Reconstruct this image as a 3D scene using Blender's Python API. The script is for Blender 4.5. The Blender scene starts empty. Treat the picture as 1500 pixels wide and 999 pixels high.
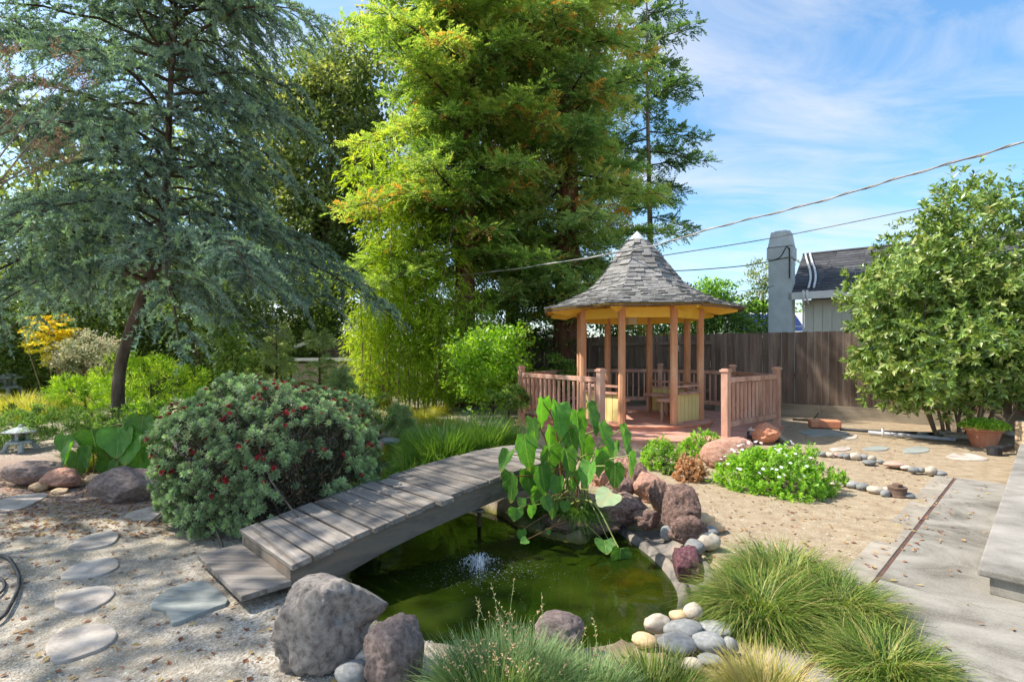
import bpy, bmesh, math, random
import numpy as np
from mathutils import Vector, Matrix, noise as mnoise

random.seed(7)
RNG = np.random.default_rng(7)
SC = bpy.context.scene
COL = SC.collection
R = math.radians

# ------------------------------------------------------------------ camera, world, sun, exposure
cam_d = bpy.data.cameras.new('camera')
cam = bpy.data.objects.new('camera', cam_d)
COL.objects.link(cam)
cam.location = (0, 0, 1.5)
cam.rotation_euler = (R(90), 0, 0)
cam_d.sensor_width = 36
cam_d.lens = 18
cam_d.shift_y = 0.0137
cam_d.clip_start = 0.05
cam_d.clip_end = 3000
SC.camera = cam

SUN_EL, SUN_AZ = R(51), math.atan2(-0.985, 0.10)      # azimuth measured from +Y towards +X
SUN_DIR = Vector((math.sin(SUN_AZ) * math.cos(SUN_EL), math.cos(SUN_AZ) * math.cos(SUN_EL), math.sin(SUN_EL)))
sun_d = bpy.data.lights.new('sun', 'SUN')
sun_d.energy = 2.9
sun_d.angle = R(0.6)
sun_d.color = (1.0, 0.93, 0.82)
sun = bpy.data.objects.new('sun', sun_d)
COL.objects.link(sun)
sun.rotation_euler = SUN_DIR.to_track_quat('Z', 'Y').to_euler()

world = bpy.data.worlds.new('World')
SC.world = world
world.use_nodes = True
wn, wl = world.node_tree.nodes, world.node_tree.links
wn.clear()
w_out = wn.new('ShaderNodeOutputWorld')
w_sky = wn.new('ShaderNodeTexSky')
w_sky.sky_type = 'NISHITA'
w_sky.sun_disc = False
w_sky.sun_elevation = SUN_EL
w_sky.sun_rotation = SUN_AZ
w_sky.air_density = 1.0
w_sky.dust_density = 1.4
w_sky.ozone_density = 2.5
w_bg = wn.new('ShaderNodeBackground')
w_bg.inputs['Strength'].default_value = 0.10
w_hs = wn.new('ShaderNodeHueSaturation'); w_hs.inputs['Saturation'].default_value = 1.18
w_hs.inputs['Hue'].default_value = 0.492
wl.new(w_sky.outputs[0], w_hs.inputs['Color'])
wl.new(w_hs.outputs[0], w_bg.inputs['Color'])
w_cl = wn.new('ShaderNodeBackground')
w_cl.inputs['Color'].default_value = (0.96, 0.96, 0.98, 1)
w_cl.inputs['Strength'].default_value = 0.36
tc = wn.new('ShaderNodeTexCoord')
sep = wn.new('ShaderNodeSeparateXYZ')
wl.new(tc.outputs['Generated'], sep.inputs[0])
def wmath(op, a, b=None, clamp=False):
    n = wn.new('ShaderNodeMath'); n.operation = op; n.use_clamp = clamp
    for i, v in enumerate((a, b)):
        if v is None: continue
        if isinstance(v, (int, float)): n.inputs[i].default_value = v
        else: wl.new(v, n.inputs[i])
    return n.outputs[0]
zz = wmath('ADD', wmath('MAXIMUM', sep.outputs[2], 0.0), 0.16)
cx_ = wmath('DIVIDE', sep.outputs[0], zz); cy_ = wmath('DIVIDE', sep.outputs[1], zz)
cmb = wn.new('ShaderNodeCombineXYZ')
wl.new(cx_, cmb.inputs[0]); wl.new(cy_, cmb.inputs[1])
mp = wn.new('ShaderNodeMapping'); mp.inputs['Rotation'].default_value = (0, 0, R(28)); mp.inputs['Scale'].default_value = (0.55, 1.25, 1)
mp.inputs['Location'].default_value = (0.7, 0.35, 0)
wl.new(cmb.outputs[0], mp.inputs[0])
def wnoise(sc, det, rough, dist):
    n = wn.new('ShaderNodeTexNoise'); n.inputs['Scale'].default_value = sc; n.inputs['Detail'].default_value = det
    n.inputs['Roughness'].default_value = rough; n.inputs['Distortion'].default_value = dist
    wl.new(mp.outputs[0], n.inputs['Vector']); return n.outputs['Fac']
n1 = wnoise(0.8, 3, 0.5, 0.4); n2 = wnoise(2.6, 8, 0.62, 0.9)
cfac = wmath('MULTIPLY', wmath('MULTIPLY', wmath('SUBTRACT', wmath('ADD', wmath('MULTIPLY', n1, 0.6), wmath('MULTIPLY', n2, 0.4)), 0.445), 5.0, True), 0.85, True)
w_mix = wn.new('ShaderNodeMixShader')
wl.new(cfac, w_mix.inputs[0]); wl.new(w_bg.outputs[0], w_mix.inputs[1]); wl.new(w_cl.outputs[0], w_mix.inputs[2])
wl.new(w_mix.outputs[0], w_out.inputs['Surface'])

SC.view_settings.view_transform = 'Standard'
SC.view_settings.look = 'None'
SC.view_settings.exposure = 1.56
SC.view_settings.gamma = 1.0
SC.render.engine = 'CYCLES'
SC.cycles.max_bounces = 8
SC.cycles.diffuse_bounces = 4
SC.cycles.transparent_max_bounces = 12
SC.cycles.transmission_bounces = 4
SC.cycles.use_adaptive_sampling = True
SC.cycles.adaptive_threshold = 0.02
SC.cycles.sample_clamp_indirect = 6

# ------------------------------------------------------------------ helpers
def G(px, py, z=0.0):
    """photograph pixel -> point of the plane at height z"""
    d = 750.0 * (1.5 - z) / (py - 520.0)
    return np.array([(px - 750.0) / 750.0 * d, d, z])
def V3(px, py, d):
    return np.array([(px - 750.0) / 750.0 * d, d, 1.5 - (py - 520.0) * d / 750.0])

def tagged(o, label, cat, group=None, kind=None):
    o['label'] = label
    o['category'] = cat
    if group: o['group'] = group
    if kind: o['kind'] = kind
    return o
def empty(name, loc, label, cat, group=None, rz=0.0):
    o = bpy.data.objects.new(name, None)
    COL.objects.link(o)
    o.location = loc
    o.rotation_euler = (0, 0, rz)
    o.empty_display_size = 0.2
    return tagged(o, label, cat, group)
INV = {}
def link(name, me, parent=None, loc=None, rot=None, scale=None, world_coords=True):
    """world_coords: mesh vertices are in world space; with a parent the offset is undone"""
    o = bpy.data.objects.new(name, me)
    COL.objects.link(o)
    if parent is not None:
        o.parent = parent
        if world_coords:
            p = parent
            M = Matrix.Identity(4)
            while p is not None:
                M = Matrix.LocRotScale(p.location, p.rotation_euler, p.scale) @ M
                p = p.parent
            o.matrix_local = M.inverted() @ (Matrix.LocRotScale(Vector(loc) if loc is not None else Vector((0, 0, 0)), rot, scale))
            return o
    if loc is not None: o.location = loc
    if rot is not None: o.rotation_euler = rot
    if scale is not None: o.scale = scale
    return o

class MB:
    def __init__(s):
        s.V, s.F, s.A, s.n = [], [], [], 0
    def add(s, V, F, var=0.5):
        V = np.asarray(V, float)
        F = np.asarray(F, int)
        s.V.append(V); s.F.append(F + s.n); s.n += len(V)
        s.A.append(np.full(len(V), var) if np.isscalar(var) else np.asarray(var, float))
        return s
    def addpoly(s, V, polys, var=0.5):
        b = s.n
        V = np.asarray(V, float)
        s.V.append(V); s.n += len(V)
        s.A.append(np.full(len(V), var) if np.isscalar(var) else np.asarray(var, float))
        for p in polys: s.F.append(np.asarray([p], int) + b)
        return s
    def box(s, c, size, rz=0.0, M=None, var=0.5):
        hx, hy, hz = size[0] / 2, size[1] / 2, size[2] / 2
        v = np.array([(x, y, z) for z in (-hz, hz) for y in (-hy, hy) for x in (-hx, hx)])
        if M is not None:
            v = v @ np.array(M.to_3x3()).T
        elif rz:
            ca, sa = math.cos(rz), math.sin(rz)
            v = np.stack([v[:, 0] * ca - v[:, 1] * sa, v[:, 0] * sa + v[:, 1] * ca, v[:, 2]], 1)
        v = v + np.asarray(c)
        return s.add(v, [(0, 2, 3, 1), (4, 5, 7, 6), (0, 1, 5, 4), (2, 6, 7, 3), (0, 4, 6, 2), (1, 3, 7, 5)], var)
    def beam(s, a, b, w, h, up=(0, 0, 1), var=0.5):
        a, b = Vector(a), Vector(b)
        d = (b - a); L = d.length; d.normalize()
        x = d; z = Vector(up); y = z.cross(x).normalized(); z = x.cross(y)
        M = Matrix((x, y, z)).transposed()
        return s.box((a + b) / 2, (L, w, h), M=M, var=var)
    def tube(s, pts, rad, n=8, caps=True, var=0.5):
        pts = np.asarray(pts, float); m = len(pts)
        rad = np.full(m, rad) if np.isscalar(rad) else np.asarray(rad, float)
        T = np.gradient(pts, axis=0); T /= np.linalg.norm(T, axis=1)[:, None] + 1e-9
        up = np.array([0, 0, 1.0]) if abs(T[0, 2]) < 0.9 else np.array([1.0, 0, 0])
        A = np.cross(T, up); A /= np.linalg.norm(A, axis=1)[:, None] + 1e-9
        B = np.cross(A, T)
        th = np.arange(n) * 2 * np.pi / n
        V = pts[:, None] + rad[:, None, None] * (np.cos(th)[None, :, None] * A[:, None] + np.sin(th)[None, :, None] * B[:, None])
        i = np.arange(m - 1)[:, None] * n; j = np.arange(n)[None]; jn = (j + 1) % n
        F = np.stack([i + j, i + jn, i + n + jn, i + n + j], -1).reshape(-1, 4)
        b = s.n
        s.add(V.reshape(-1, 3), F, var)
        if caps:
            s.F.append(np.array([list(range(n))[::-1]]) + b)
            s.F.append(np.array([list(range(n))]) + b + (m - 1) * n)
        return s
    def lathe(s, c, prof, n=20, var=0.5):
        th = np.arange(n) * 2 * np.pi / n
        prof = np.asarray(prof, float)
        V = np.stack([c[0] + prof[:, 0, None] * np.cos(th), c[1] + prof[:, 0, None] * np.sin(th), np.repeat(c[2] + prof[:, 1, None], n, 1)], -1)
        i = np.arange(len(prof) - 1)[:, None] * n; j = np.arange(n)[None]; jn = (j + 1) % n
        F = np.stack([i + j, i + jn, i + n + jn, i + n + j], -1).reshape(-1, 4)
        return s.add(V.reshape(-1, 3), F, var)
    def mesh(s, name, mat, smooth=False):
        me = bpy.data.meshes.new(name)
        V = np.concatenate(s.V)
        lens = np.concatenate([np.full(len(f), f.shape[1]) for f in s.F])
        idx = np.concatenate([f.ravel() for f in s.F])
        me.vertices.add(len(V)); me.vertices.foreach_set('co', V.astype(np.float32).ravel())
        me.loops.add(len(idx)); me.loops.foreach_set('vertex_index', idx.astype(np.int32))
        me.polygons.add(len(lens))
        st = np.concatenate([[0], np.cumsum(lens)[:-1]])
        me.polygons.foreach_set('loop_start', st.astype(np.int32))
        me.polygons.foreach_set('use_smooth', np.full(len(lens), bool(smooth)))
        at = me.attributes.new('var', 'FLOAT', 'POINT')
        at.data.foreach_set('value', np.concatenate(s.A).astype(np.float32))
        me.update(calc_edges=True)
        me.materials.append(mat)
        return me
    def build(s, name, mat, parent=None, smooth=False, **k):
        return link(name, s.mesh(name, mat, smooth), parent, **k)

def bev(o, w=0.004, seg=2):
    m = o.modifiers.new('bevel', 'BEVEL'); m.width = w; m.segments = seg; m.limit_method = 'ANGLE'
    return o
def unit(a):
    return a / (np.linalg.norm(a, axis=-1, keepdims=True) + 1e-9)
def rdir(n):
    return unit(RNG.normal(size=(n, 3)))

T_NEEDLE = (np.array([(0, -.5, 0), (0, .5, 0), (1, 0, 0)]), np.array([(0, 1, 2)]))
T_LEAF = (np.array([(0, 0, 0), (.45, .5, .14), (1, 0, -.06), (.45, -.5, .14)]), np.array([(0, 2, 1), (0, 3, 2)]))
T_LEAF6 = (np.array([(0, 0, 0), (.28, .42, .12), (.68, .40, .10), (1, 0, -.12), (.68, -.40, .10), (.28, -.42, .12), (.5, 0, .02)]),
           np.array([(0, 6, 1), (1, 6, 2), (2, 6, 3), (3, 6, 4), (4, 6, 5), (5, 6, 0)]))
def stamp(mb, P, D, N, L, W, T=T_LEAF, var=None):
    n = len(P)
    D = unit(D); S = unit(np.cross(N, D)); N2 = np.cross(D, S)
    t, f = T
    L = np.broadcast_to(L, n)[:, None, None]; W = np.broadcast_to(W, n)[:, None, None]
    V = P[:, None] + D[:, None] * t[None, :, 0:1] * L + S[:, None] * t[None, :, 1:2] * W + N2[:, None] * t[None, :, 2:3] * W
    F = (np.arange(n)[:, None, None] * len(t) + f[None]).reshape(-1, 3)
    if var is None: var = RNG.random(n)
    mb.add(V.reshape(-1, 3), F, np.repeat(var, len(t)))
def blades(mb, P, az, lean, L, W, droop, seg=4, var=None):
    """grass blades: start at P, lean (0 upright .. 1 flat), bend over by droop"""
    n = len(P)
    h = np.stack([np.cos(az), np.sin(az), np.zeros(n)], 1)
    side = np.stack([-np.sin(az), np.cos(az), np.zeros(n)], 1)
    th0 = lean * np.pi / 2
    pos = P.copy(); ring = []
    for i in range(seg + 1):
        u = i / seg
        w = (W * (1 - u ** 1.6) * 0.5 + W * 0.03)[:, None]
        ring.append(np.stack([pos - side * w, pos + side * w], 1))
        th = th0 + droop * u
        pos = pos + (h * np.sin(th)[:, None] + np.array([0, 0, 1.0]) * np.cos(th)[:, None]) * (L / seg)[:, None]
    V = np.stack(ring, 1).reshape(n, -1, 3)
    k = np.arange(seg)
    f = np.stack([2 * k, 2 * k + 1, 2 * k + 3, 2 * k + 2], 1)
    F = (np.arange(n)[:, None, None] * (2 * seg + 2) + f[None]).reshape(-1, 4)
    if var is None: var = RNG.random(n)
    mb.add(V.reshape(-1, 3), F, np.repeat(var, 2 * seg + 2))

# ------------------------------------------------------------------ materials
MATS = {}
def nodes(name):
    m = bpy.data.materials.new(name)
    m.use_nodes = True
    nt = m.node_tree
    nt.nodes.clear()
    out = nt.nodes.new('ShaderNodeOutputMaterial')
    MATS[name] = m
    return m, nt, out
def ramp(nt, fac, cols, pos=None):
    r = nt.nodes.new('ShaderNodeValToRGB')
    el = r.color_ramp.elements
    k = len(cols)
    pos = pos or [i / (k - 1) for i in range(k)]
    while len(el) < k: el.new(0.5)
    for e, c, p in zip(el, cols, pos):
        e.position = p; e.color = (*c, 1)
    nt.links.new(fac, r.inputs[0])
    return r.outputs[0]
def coords(nt, scale=(1, 1, 1), objrand=True):
    t = nt.nodes.new('ShaderNodeTexCoord')
    v = t.outputs['Object']
    if objrand:
        oi = nt.nodes.new('ShaderNodeObjectInfo')
        m = nt.nodes.new('ShaderNodeMath'); m.operation = 'MULTIPLY'; m.inputs[1].default_value = 37.0
        nt.links.new(oi.outputs['Random'], m.inputs[0])
        a = nt.nodes.new('ShaderNodeVectorMath'); a.operation = 'ADD'
        nt.links.new(v, a.inputs[0]); nt.links.new(m.outputs[0], a.inputs[1]); v = a.outputs[0]
    mp = nt.nodes.new('ShaderNodeMapping'); mp.inputs['Scale'].default_value = scale
    nt.links.new(v, mp.inputs[0])
    return mp.outputs[0]
def tnoise(nt, vec, sc, det=6, rough=0.6, dist=0.0):
    n = nt.nodes.new('ShaderNodeTexNoise')
    n.inputs['Scale'].default_value = sc; n.inputs['Detail'].default_value = det
    n.inputs['Roughness'].default_value = rough; n.inputs['Distortion'].default_value = dist
    nt.links.new(vec, n.inputs['Vector'])
    return n.outputs['Fac']
def surf(name, cols, scale=6.0, rough=0.8, bump=0.3, bscale=40.0, stretch=(1, 1, 1), objvar=0.15, spec=0.3, pos=None, fine=0.25, dist=0.0, bdist=0.01, metal=0.0):
    m, nt, out = nodes(name)
    L = nt.links
    vec = coords(nt, stretch)
    n1 = tnoise(nt, vec, scale, 6, 0.62, dist)
    n2 = tnoise(nt, vec, bscale, 5, 0.7)
    mx = nt.nodes.new('ShaderNodeMath'); mx.operation = 'MULTIPLY_ADD'
    L.new(n2, mx.inputs[0]); mx.inputs[1].default_value = fine
    ms = nt.nodes.new('ShaderNodeMath'); ms.operation = 'SUBTRACT'; L.new(n1, ms.inputs[0]); ms.inputs[1].default_value = fine * 0.5
    L.new(ms.outputs[0], mx.inputs[2])
    col = ramp(nt, mx.outputs[0], cols, pos or [0.30 + 0.40 * i / (len(cols) - 1) for i in range(len(cols))])
    if objvar:
        oi = nt.nodes.new('ShaderNodeObjectInfo')
        mr = nt.nodes.new('ShaderNodeMapRange'); mr.inputs[3].default_value = 1 - objvar; mr.inputs[4].default_value = 1 + objvar
        L.new(oi.outputs['Random'], mr.inputs[0])
        hs = nt.nodes.new('ShaderNodeHueSaturation')
        L.new(mr.outputs[0], hs.inputs['Value']); L.new(col, hs.inputs['Color']); col = hs.outputs[0]
    b = nt.nodes.new('ShaderNodeBsdfPrincipled')
    L.new(col, b.inputs['Base Color'])
    b.inputs['Roughness'].default_value = rough
    b.inputs['Metallic'].default_value = metal
    b.inputs['Specular IOR Level'].default_value = spec
    if bump:
        bp = nt.nodes.new('ShaderNodeBump'); bp.inputs['Strength'].default_value = bump; bp.inputs['Distance'].default_value = bdist
        L.new(mx.outputs[0], bp.inputs['Height']); L.new(bp.outputs[0], b.inputs['Normal'])
    L.new(b.outputs[0], out.inputs['Surface'])
    return m
def leafm(name, cols, trans=0.35, rough=0.55, spec=0.25, tcol=None, patch=0.0, pscale=1.2, objvar=0.0):
    m, nt, out = nodes(name)
    L = nt.links
    at = nt.nodes.new('ShaderNodeAttribute'); at.attribute_name = 'var'
    fac = at.outputs['Fac']
    if patch:
        vec = coords(nt, (1, 1, 1), False)
        n = tnoise(nt, vec, pscale, 3, 0.6)
        a = nt.nodes.new('ShaderNodeMath'); a.operation = 'MULTIPLY_ADD'; L.new(n, a.inputs[0]); a.inputs[1].default_value = patch; L.new(fac, a.inputs[2])
        s = nt.nodes.new('ShaderNodeMath'); s.operation = 'SUBTRACT'; s.use_clamp = True; L.new(a.outputs[0], s.inputs[0]); s.inputs[1].default_value = patch * 0.5
        fac = s.outputs[0]
    col = ramp(nt, fac, cols)
    if objvar:
        oi = nt.nodes.new('ShaderNodeObjectInfo')
        mr = nt.nodes.new('ShaderNodeMapRange'); mr.inputs[3].default_value = 1 - objvar; mr.inputs[4].default_value = 1 + objvar
        L.new(oi.outputs['Random'], mr.inputs[0])
        hs = nt.nodes.new('ShaderNodeHueSaturation')
        L.new(mr.outputs[0], hs.inputs['Value']); L.new(col, hs.inputs['Color']); col = hs.outputs[0]
    b = nt.nodes.new('ShaderNodeBsdfPrincipled')
    L.new(col, b.inputs['Base Color'])
    b.inputs['Roughness'].default_value = rough
    b.inputs['Specular IOR Level'].default_value = spec
    t = nt.nodes.new('ShaderNodeBsdfTranslucent')
    g = nt.nodes.new('ShaderNodeMix'); g.data_type = 'RGBA'; g.blend_type = 'MULTIPLY'; g.inputs[0].default_value = 1.0
    L.new(col, g.inputs[6]); g.inputs[7].default_value = (*(tcol or (1.5, 1.45, 0.6)), 1)
    L.new(g.outputs[2], t.inputs['Color'])
    mx = nt.nodes.new('ShaderNodeMixShader'); mx.inputs[0].default_value = trans
    L.new(b.outputs[0], mx.inputs[1]); L.new(t.outputs[0], mx.inputs[2])
    L.new(mx.outputs[0], out.inputs['Surface'])
    return m

M = {}
M['bark_cedar'] = surf('bark_cedar', [(.05, .035, .028), (.12, .09, .07), (.20, .16, .13)], 5, .9, .7, 30, (1, 1, .25), 0, bdist=.02)
M['bark_redwood'] = surf('bark_redwood', [(.07, .03, .02), (.17, .08, .05), (.28, .16, .11)], 4, .9, .8, 18, (2.2, 2.2, .14), 0, bdist=.03)
M['bark_grey'] = surf('bark_grey', [(.08, .06, .045), (.20, .16, .12), (.32, .26, .20)], 5, .9, .6, 30, (1, 1, .3), 0)
M['twig'] = surf('twig', [(.05, .035, .025), (.12, .08, .055)], 8, .9, .3, 40, (1, 1, .4), 0)
M['stem_pale'] = surf('stem_pale', [(.22, .16, .10), (.36, .27, .17)], 8, .8, .3, 40, (1, 1, .4), 0)
M['wood_grey'] = surf('wood_grey', [(.09, .075, .062), (.225, .20, .175), (.32, .29, .26)], 6, .88, .7, 70, (.18, 3.4, 3.4), .20, dist=.9, fine=.45, bdist=.006)
M['wood_stringer'] = surf('wood_stringer', [(.08, .068, .055), (.17, .15, .125), (.26, .17, .11)], 4, .85, .45, 40, (.4, .4, 1.6), .05, dist=.6, bdist=.006, pos=[.3, .55, .75])
M['fence_wood'] = surf('fence_wood', [(.095, .064, .046), (.165, .118, .09), (.25, .19, .15)], 4, .9, .4, 45, (2.2, 2.2, .22), .22, dist=.5, bdist=.006)
M['fence_board_red'] = surf('fence_board_red', [(.11, .068, .05), (.20, .12, .088), (.28, .18, .14)], 4, .9, .4, 45, (2.2, 2.2, .22), .2, dist=.5, bdist=.006)
M['kickboard'] = surf('kickboard', [(.15, .125, .095), (.26, .22, .165), (.33, .28, .21)], 3, .9, .4, 40, (.3, .3, 2.0), .1, bdist=.006)
M['paint_pink'] = surf('paint_pink', [(.36, .19, .135), (.54, .31, .225), (.66, .44, .34)], 5, .65, .2, 50, (1, 1, .3), .07, spec=.35)
M['paint_post'] = surf('paint_post', [(.46, .22, .115), (.60, .30, .16), (.68, .40, .24)], 5, .6, .15, 40, (1, 1, .2), .04, spec=.35)
M['paint_yellow'] = surf('paint_yellow', [(.80, .52, .07), (.88, .62, .11)], 3, .6, .1, 40, (1, 1, 1), .02, spec=.35)
M['paint_cream'] = surf('paint_cream', [(.70, .58, .22), (.78, .66, .30)], 3, .6, .1, 40, (1, 1, 1), .02, spec=.35)
M['deck_paint'] = surf('deck_paint', [(.42, .19, .14), (.54, .28, .205), (.62, .37, .29)], 3, .7, .2, 40, (1, 1, 1), .05)
M['shingle'] = surf('shingle', [(.10, .099, .098), (.19, .187, .18), (.285, .278, .265)], 6, .92, .5, 120, (1, 1, 1), .30, fine=.5, bdist=.004)
M['roof_dark'] = surf('roof_dark', [(.035, .036, .04), (.065, .066, .072), (.10, .10, .105)], 2, .9, .4, 60, (1, 1, 1), .25, fine=.4)
M['metal_pale'] = surf('metal_pale', [(.48, .50, .48), (.62, .63, .60)], 6, .45, .05, 30, (1, 1, 1), 0, spec=.5)
M['white_trim'] = surf('white_trim', [(.62, .60, .55), (.75, .73, .68)], 4, .6, .1, 30, (1, 1, 1), .02)
M['siding'] = surf('siding', [(.58, .55, .45), (.68, .65, .54)], 3, .7, .15, 30, (1, 1, .2), .04)
M['chimney_paint'] = surf('chimney_paint', [(.42, .46, .45), (.54, .58, .57)], 3, .75, .2, 30, (1, 1, 1), 0)
M['cable_black'] = surf('cable_black', [(.015, .015, .016), (.04, .04, .042)], 10, .6, .1, 40, (1, 1, 1), 0)
M['cable_grey'] = surf('cable_grey', [(.16, .16, .16), (.36, .36, .35)], 3, .5, .1, 40, (1, 1, 1), 0)
M['pipe_black'] = surf('pipe_black', [(.02, .02, .022), (.05, .05, .055)], 10, .5, .1, 40, (1, 1, 1), 0)
M['pipe_grey'] = surf('pipe_grey', [(.3, .31, .33), (.45, .46, .48)], 10, .5, .1, 40, (1, 1, 1), .1)
M['terracotta'] = surf('terracotta', [(.42, .16, .09), (.55, .23, .13), (.62, .32, .2)], 5, .8, .2, 40, (1, 1, 1), .08)
M['rust'] = surf('rust', [(.07, .045, .035), (.14, .09, .065), (.2, .14, .1)], 8, .85, .3, 40, (1, 1, 1), .1)
M['solar'] = surf('solar', [(.015, .03, .11), (.03, .05, .17)], 3, .25, 0, 30, (1, 1, 1), .1, spec=.6)
M['boulder_grey'] = surf('boulder_grey', [(.15, .13, .115), (.37, .33, .30), (.54, .49, .44)], 6.5, .94, 1.0, 75, (1, 1, 1), .08, fine=.6, dist=.3, bdist=.02)
M['boulder_pink'] = surf('boulder_pink', [(.16, .12, .105), (.35, .265, .235), (.50, .41, .36)], 6.5, .94, 1.0, 75, (1, 1, 1), .08, fine=.6, dist=.3, bdist=.02)
M['rock_lava'] = surf('rock_lava', [(.07, .042, .034), (.21, .13, .105), (.38, .26, .215)], 7, .92, .9, 55, (1, 1, 1), .22, fine=.6, dist=.3, bdist=.015)
M['rock_maroon'] = surf('rock_maroon', [(.07, .028, .035), (.17, .07, .08), (.30, .16, .16)], 7, .9, .8, 55, (1, 1, 1), .1, fine=.5, bdist=.015)
M['rock_rose'] = surf('rock_rose', [(.30, .14, .09), (.47, .26, .19), (.56, .36, .28)], 6, .92, .8, 50, (1, 1, 1), .05, fine=.6, bdist=.02)
M['rock_tan'] = surf('rock_tan', [(.33, .22, .13), (.48, .35, .22), (.58, .46, .32)], 6, .9, .5, 50, (1, 1, 1), .1, fine=.5)
M['pebble_grey'] = surf('pebble_grey', [(.15, .155, .15), (.215, .22, .215), (.30, .30, .29)], 3, .7, .15, 60, (1, 1, 1), .22, fine=.3)
M['pebble_cream'] = surf('pebble_cream', [(.34, .28, .21), (.45, .39, .31), (.54, .48, .40)], 3, .7, .15, 60, (1, 1, 1), .15, fine=.3)
M['pebble_tan'] = surf('pebble_tan', [(.42, .26, .13), (.55, .38, .21), (.62, .46, .3)], 5, .7, .15, 60, (1, 1, 1), .12, fine=.3)
M['pebble_pink'] = surf('pebble_pink', [(.33, .20, .15), (.48, .33, .27)], 5, .7, .15, 60, (1, 1, 1), .12, fine=.3)
M['flagstone'] = surf('flagstone', [(.25, .21, .175), (.42, .375, .33), (.54, .49, .43)], 5, .9, .6, 60, (1, 1, 1), .07, fine=.4)
M['slate'] = surf('slate', [(.15, .165, .155), (.25, .27, .25), (.34, .35, .32)], 6, .8, .5, 40, (.5, 2.2, 1), .05, fine=.4)
M['lantern_stone'] = surf('lantern_stone', [(.20, .24, .24), (.33, .38, .38), (.42, .46, .46)], 8, .9, .5, 60, (1, 1, 1), 0, fine=.5)
M['concrete'] = surf('concrete', [(.11, .10, .082), (.235, .22, .19), (.32, .30, .265)], 2.2, .9, .4, 110, (1, 1, 1), .05, fine=.5, dist=.8, bdist=.003)
M['paver'] = surf('paver', [(.20, .175, .14), (.28, .25, .205), (.35, .31, .26)], 4, .88, .25, 70, (1, 1, 1), .12, fine=.35, bdist=.003)
M['step_stone'] = surf('step_stone', [(.13, .122, .105), (.24, .225, .20), (.33, .31, .28)], 2.6, .88, .3, 80, (1, 1, 1), 0, fine=.4, bdist=.004)
M['gap_dark'] = surf('gap_dark', [(.07, .04, .032), (.12, .07, .055)], 6, .95, .2, 60, (1, 1, 1), 0)
M['liner'] = surf('liner', [(.07, .06, .05), (.17, .155, .14), (.28, .23, .18)], 5, .6, .7, 22, (1, 1, 1), 0, fine=.4, dist=.8, bdist=.02)
M['stucco_wall'] = surf('stucco_wall', [(.28, .20, .15), (.38, .29, .22)], 3, .9, .3, 40, (1, 1, 1), 0)
M['straw'] = surf('straw', [(.40, .26, .12), (.55, .40, .22)], 6, .85, .1, 30, (1, 1, 1), .15)

M['cedar'] = leafm('cedar_needles', [(.06, .10, .08), (.15, .22, .18), (.30, .385, .33), (.38, .50, .26)], .30, .6, .2, (1.0, 1.3, .7), patch=.5, pscale=.8)
M['redwood'] = leafm('redwood_needles', [(0.068, 0.145, 0.033), (0.153, 0.27, 0.067), (0.272, 0.415, 0.112), (0.425, 0.519, 0.157), (0.51, 0.27, 0.079)], .5, .6, .15, (1.5, 1.4, .5), patch=.35, pscale=.45)
M['redwood_green'] = leafm('redwood_green_needles', [(0.087, 0.165, 0.059), (0.189, 0.309, 0.105), (0.365, 0.495, 0.184), (0.607, 0.66, 0.263), (0.8, 0.385, 0.118)], .5, .6, .15, (1.4, 1.4, .6), patch=.45, pscale=.5)
M['redwood_dark'] = leafm('conifer_needles', [(0.046, 0.098, 0.033), (0.104, 0.182, 0.065), (0.195, 0.299, 0.117), (0.299, 0.377, 0.156)], .35, .6, .15, (1.2, 1.4, .6), patch=.4, pscale=.5)
M['oak'] = leafm('oak_leaves', [(0.062, 0.1, 0.037), (0.15, 0.213, 0.075), (0.288, 0.35, 0.138), (0.475, 0.45, 0.2)], .4, .45, .4, patch=.4, pscale=.6)
M['bamboo'] = leafm('bamboo_leaves', [(0.14, 0.252, 0.02), (0.281, 0.432, 0.035), (0.437, 0.576, 0.05), (0.562, 0.648, 0.1)], .5, .5, .3, (1.5, 1.4, .4), patch=.4, pscale=1)
M['lime'] = leafm('lime_leaves', [(.09, .20, .02), (.20, .37, .035), (.38, .56, .06), (.56, .68, .12)], .45, .4, .5, (1.4, 1.5, .4), patch=.3, pscale=2)
M['dark_hedge'] = leafm('hedge_leaves', [(0.037, 0.075, 0.022), (0.088, 0.15, 0.037), (0.175, 0.263, 0.062), (0.325, 0.4, 0.112)], .4, .5, .3, patch=.5, pscale=.7)
M['mid_green'] = leafm('green_leaves', [(0.061, 0.121, 0.028), (0.132, 0.231, 0.05), (0.242, 0.374, 0.083), (0.374, 0.484, 0.132)], .4, .5, .3, patch=.4, pscale=1.2)
M['magnolia'] = leafm('glossy_leaves', [(.055, .11, .022), (.125, .22, .045), (.24, .36, .08), (.40, .46, .15), (.52, .50, .24)], .32, .32, .6, patch=.3, pscale=1.3)
M['maple'] = leafm('maple_leaves', [(.66, .20, .02), (.80, .50, .03), (.82, .66, .05), (.74, .72, .09)], .5, .5, .3, (1.15, 1.15, .6))
M['copper'] = leafm('copper_sprays', [(.16, .10, .07), (.30, .19, .13), (.42, .30, .22), (.16, .23, .07)], .35, .6, .2, (1.1, 1.05, .8))
M['variegated'] = leafm('variegated_leaves', [(.14, .18, .09), (.35, .38, .24), (.62, .60, .46), (.60, .42, .36)], .35, .5, .3, (1.1, 1.1, .8))
M['fern'] = leafm('fern_sprays', [(0.125, 0.25, 0.025), (0.275, 0.463, 0.044), (0.475, 0.65, 0.075), (0.625, 0.7, 0.15)], .45, .5, .25, (1.4, 1.4, .5), patch=.3, pscale=1.5)
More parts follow.
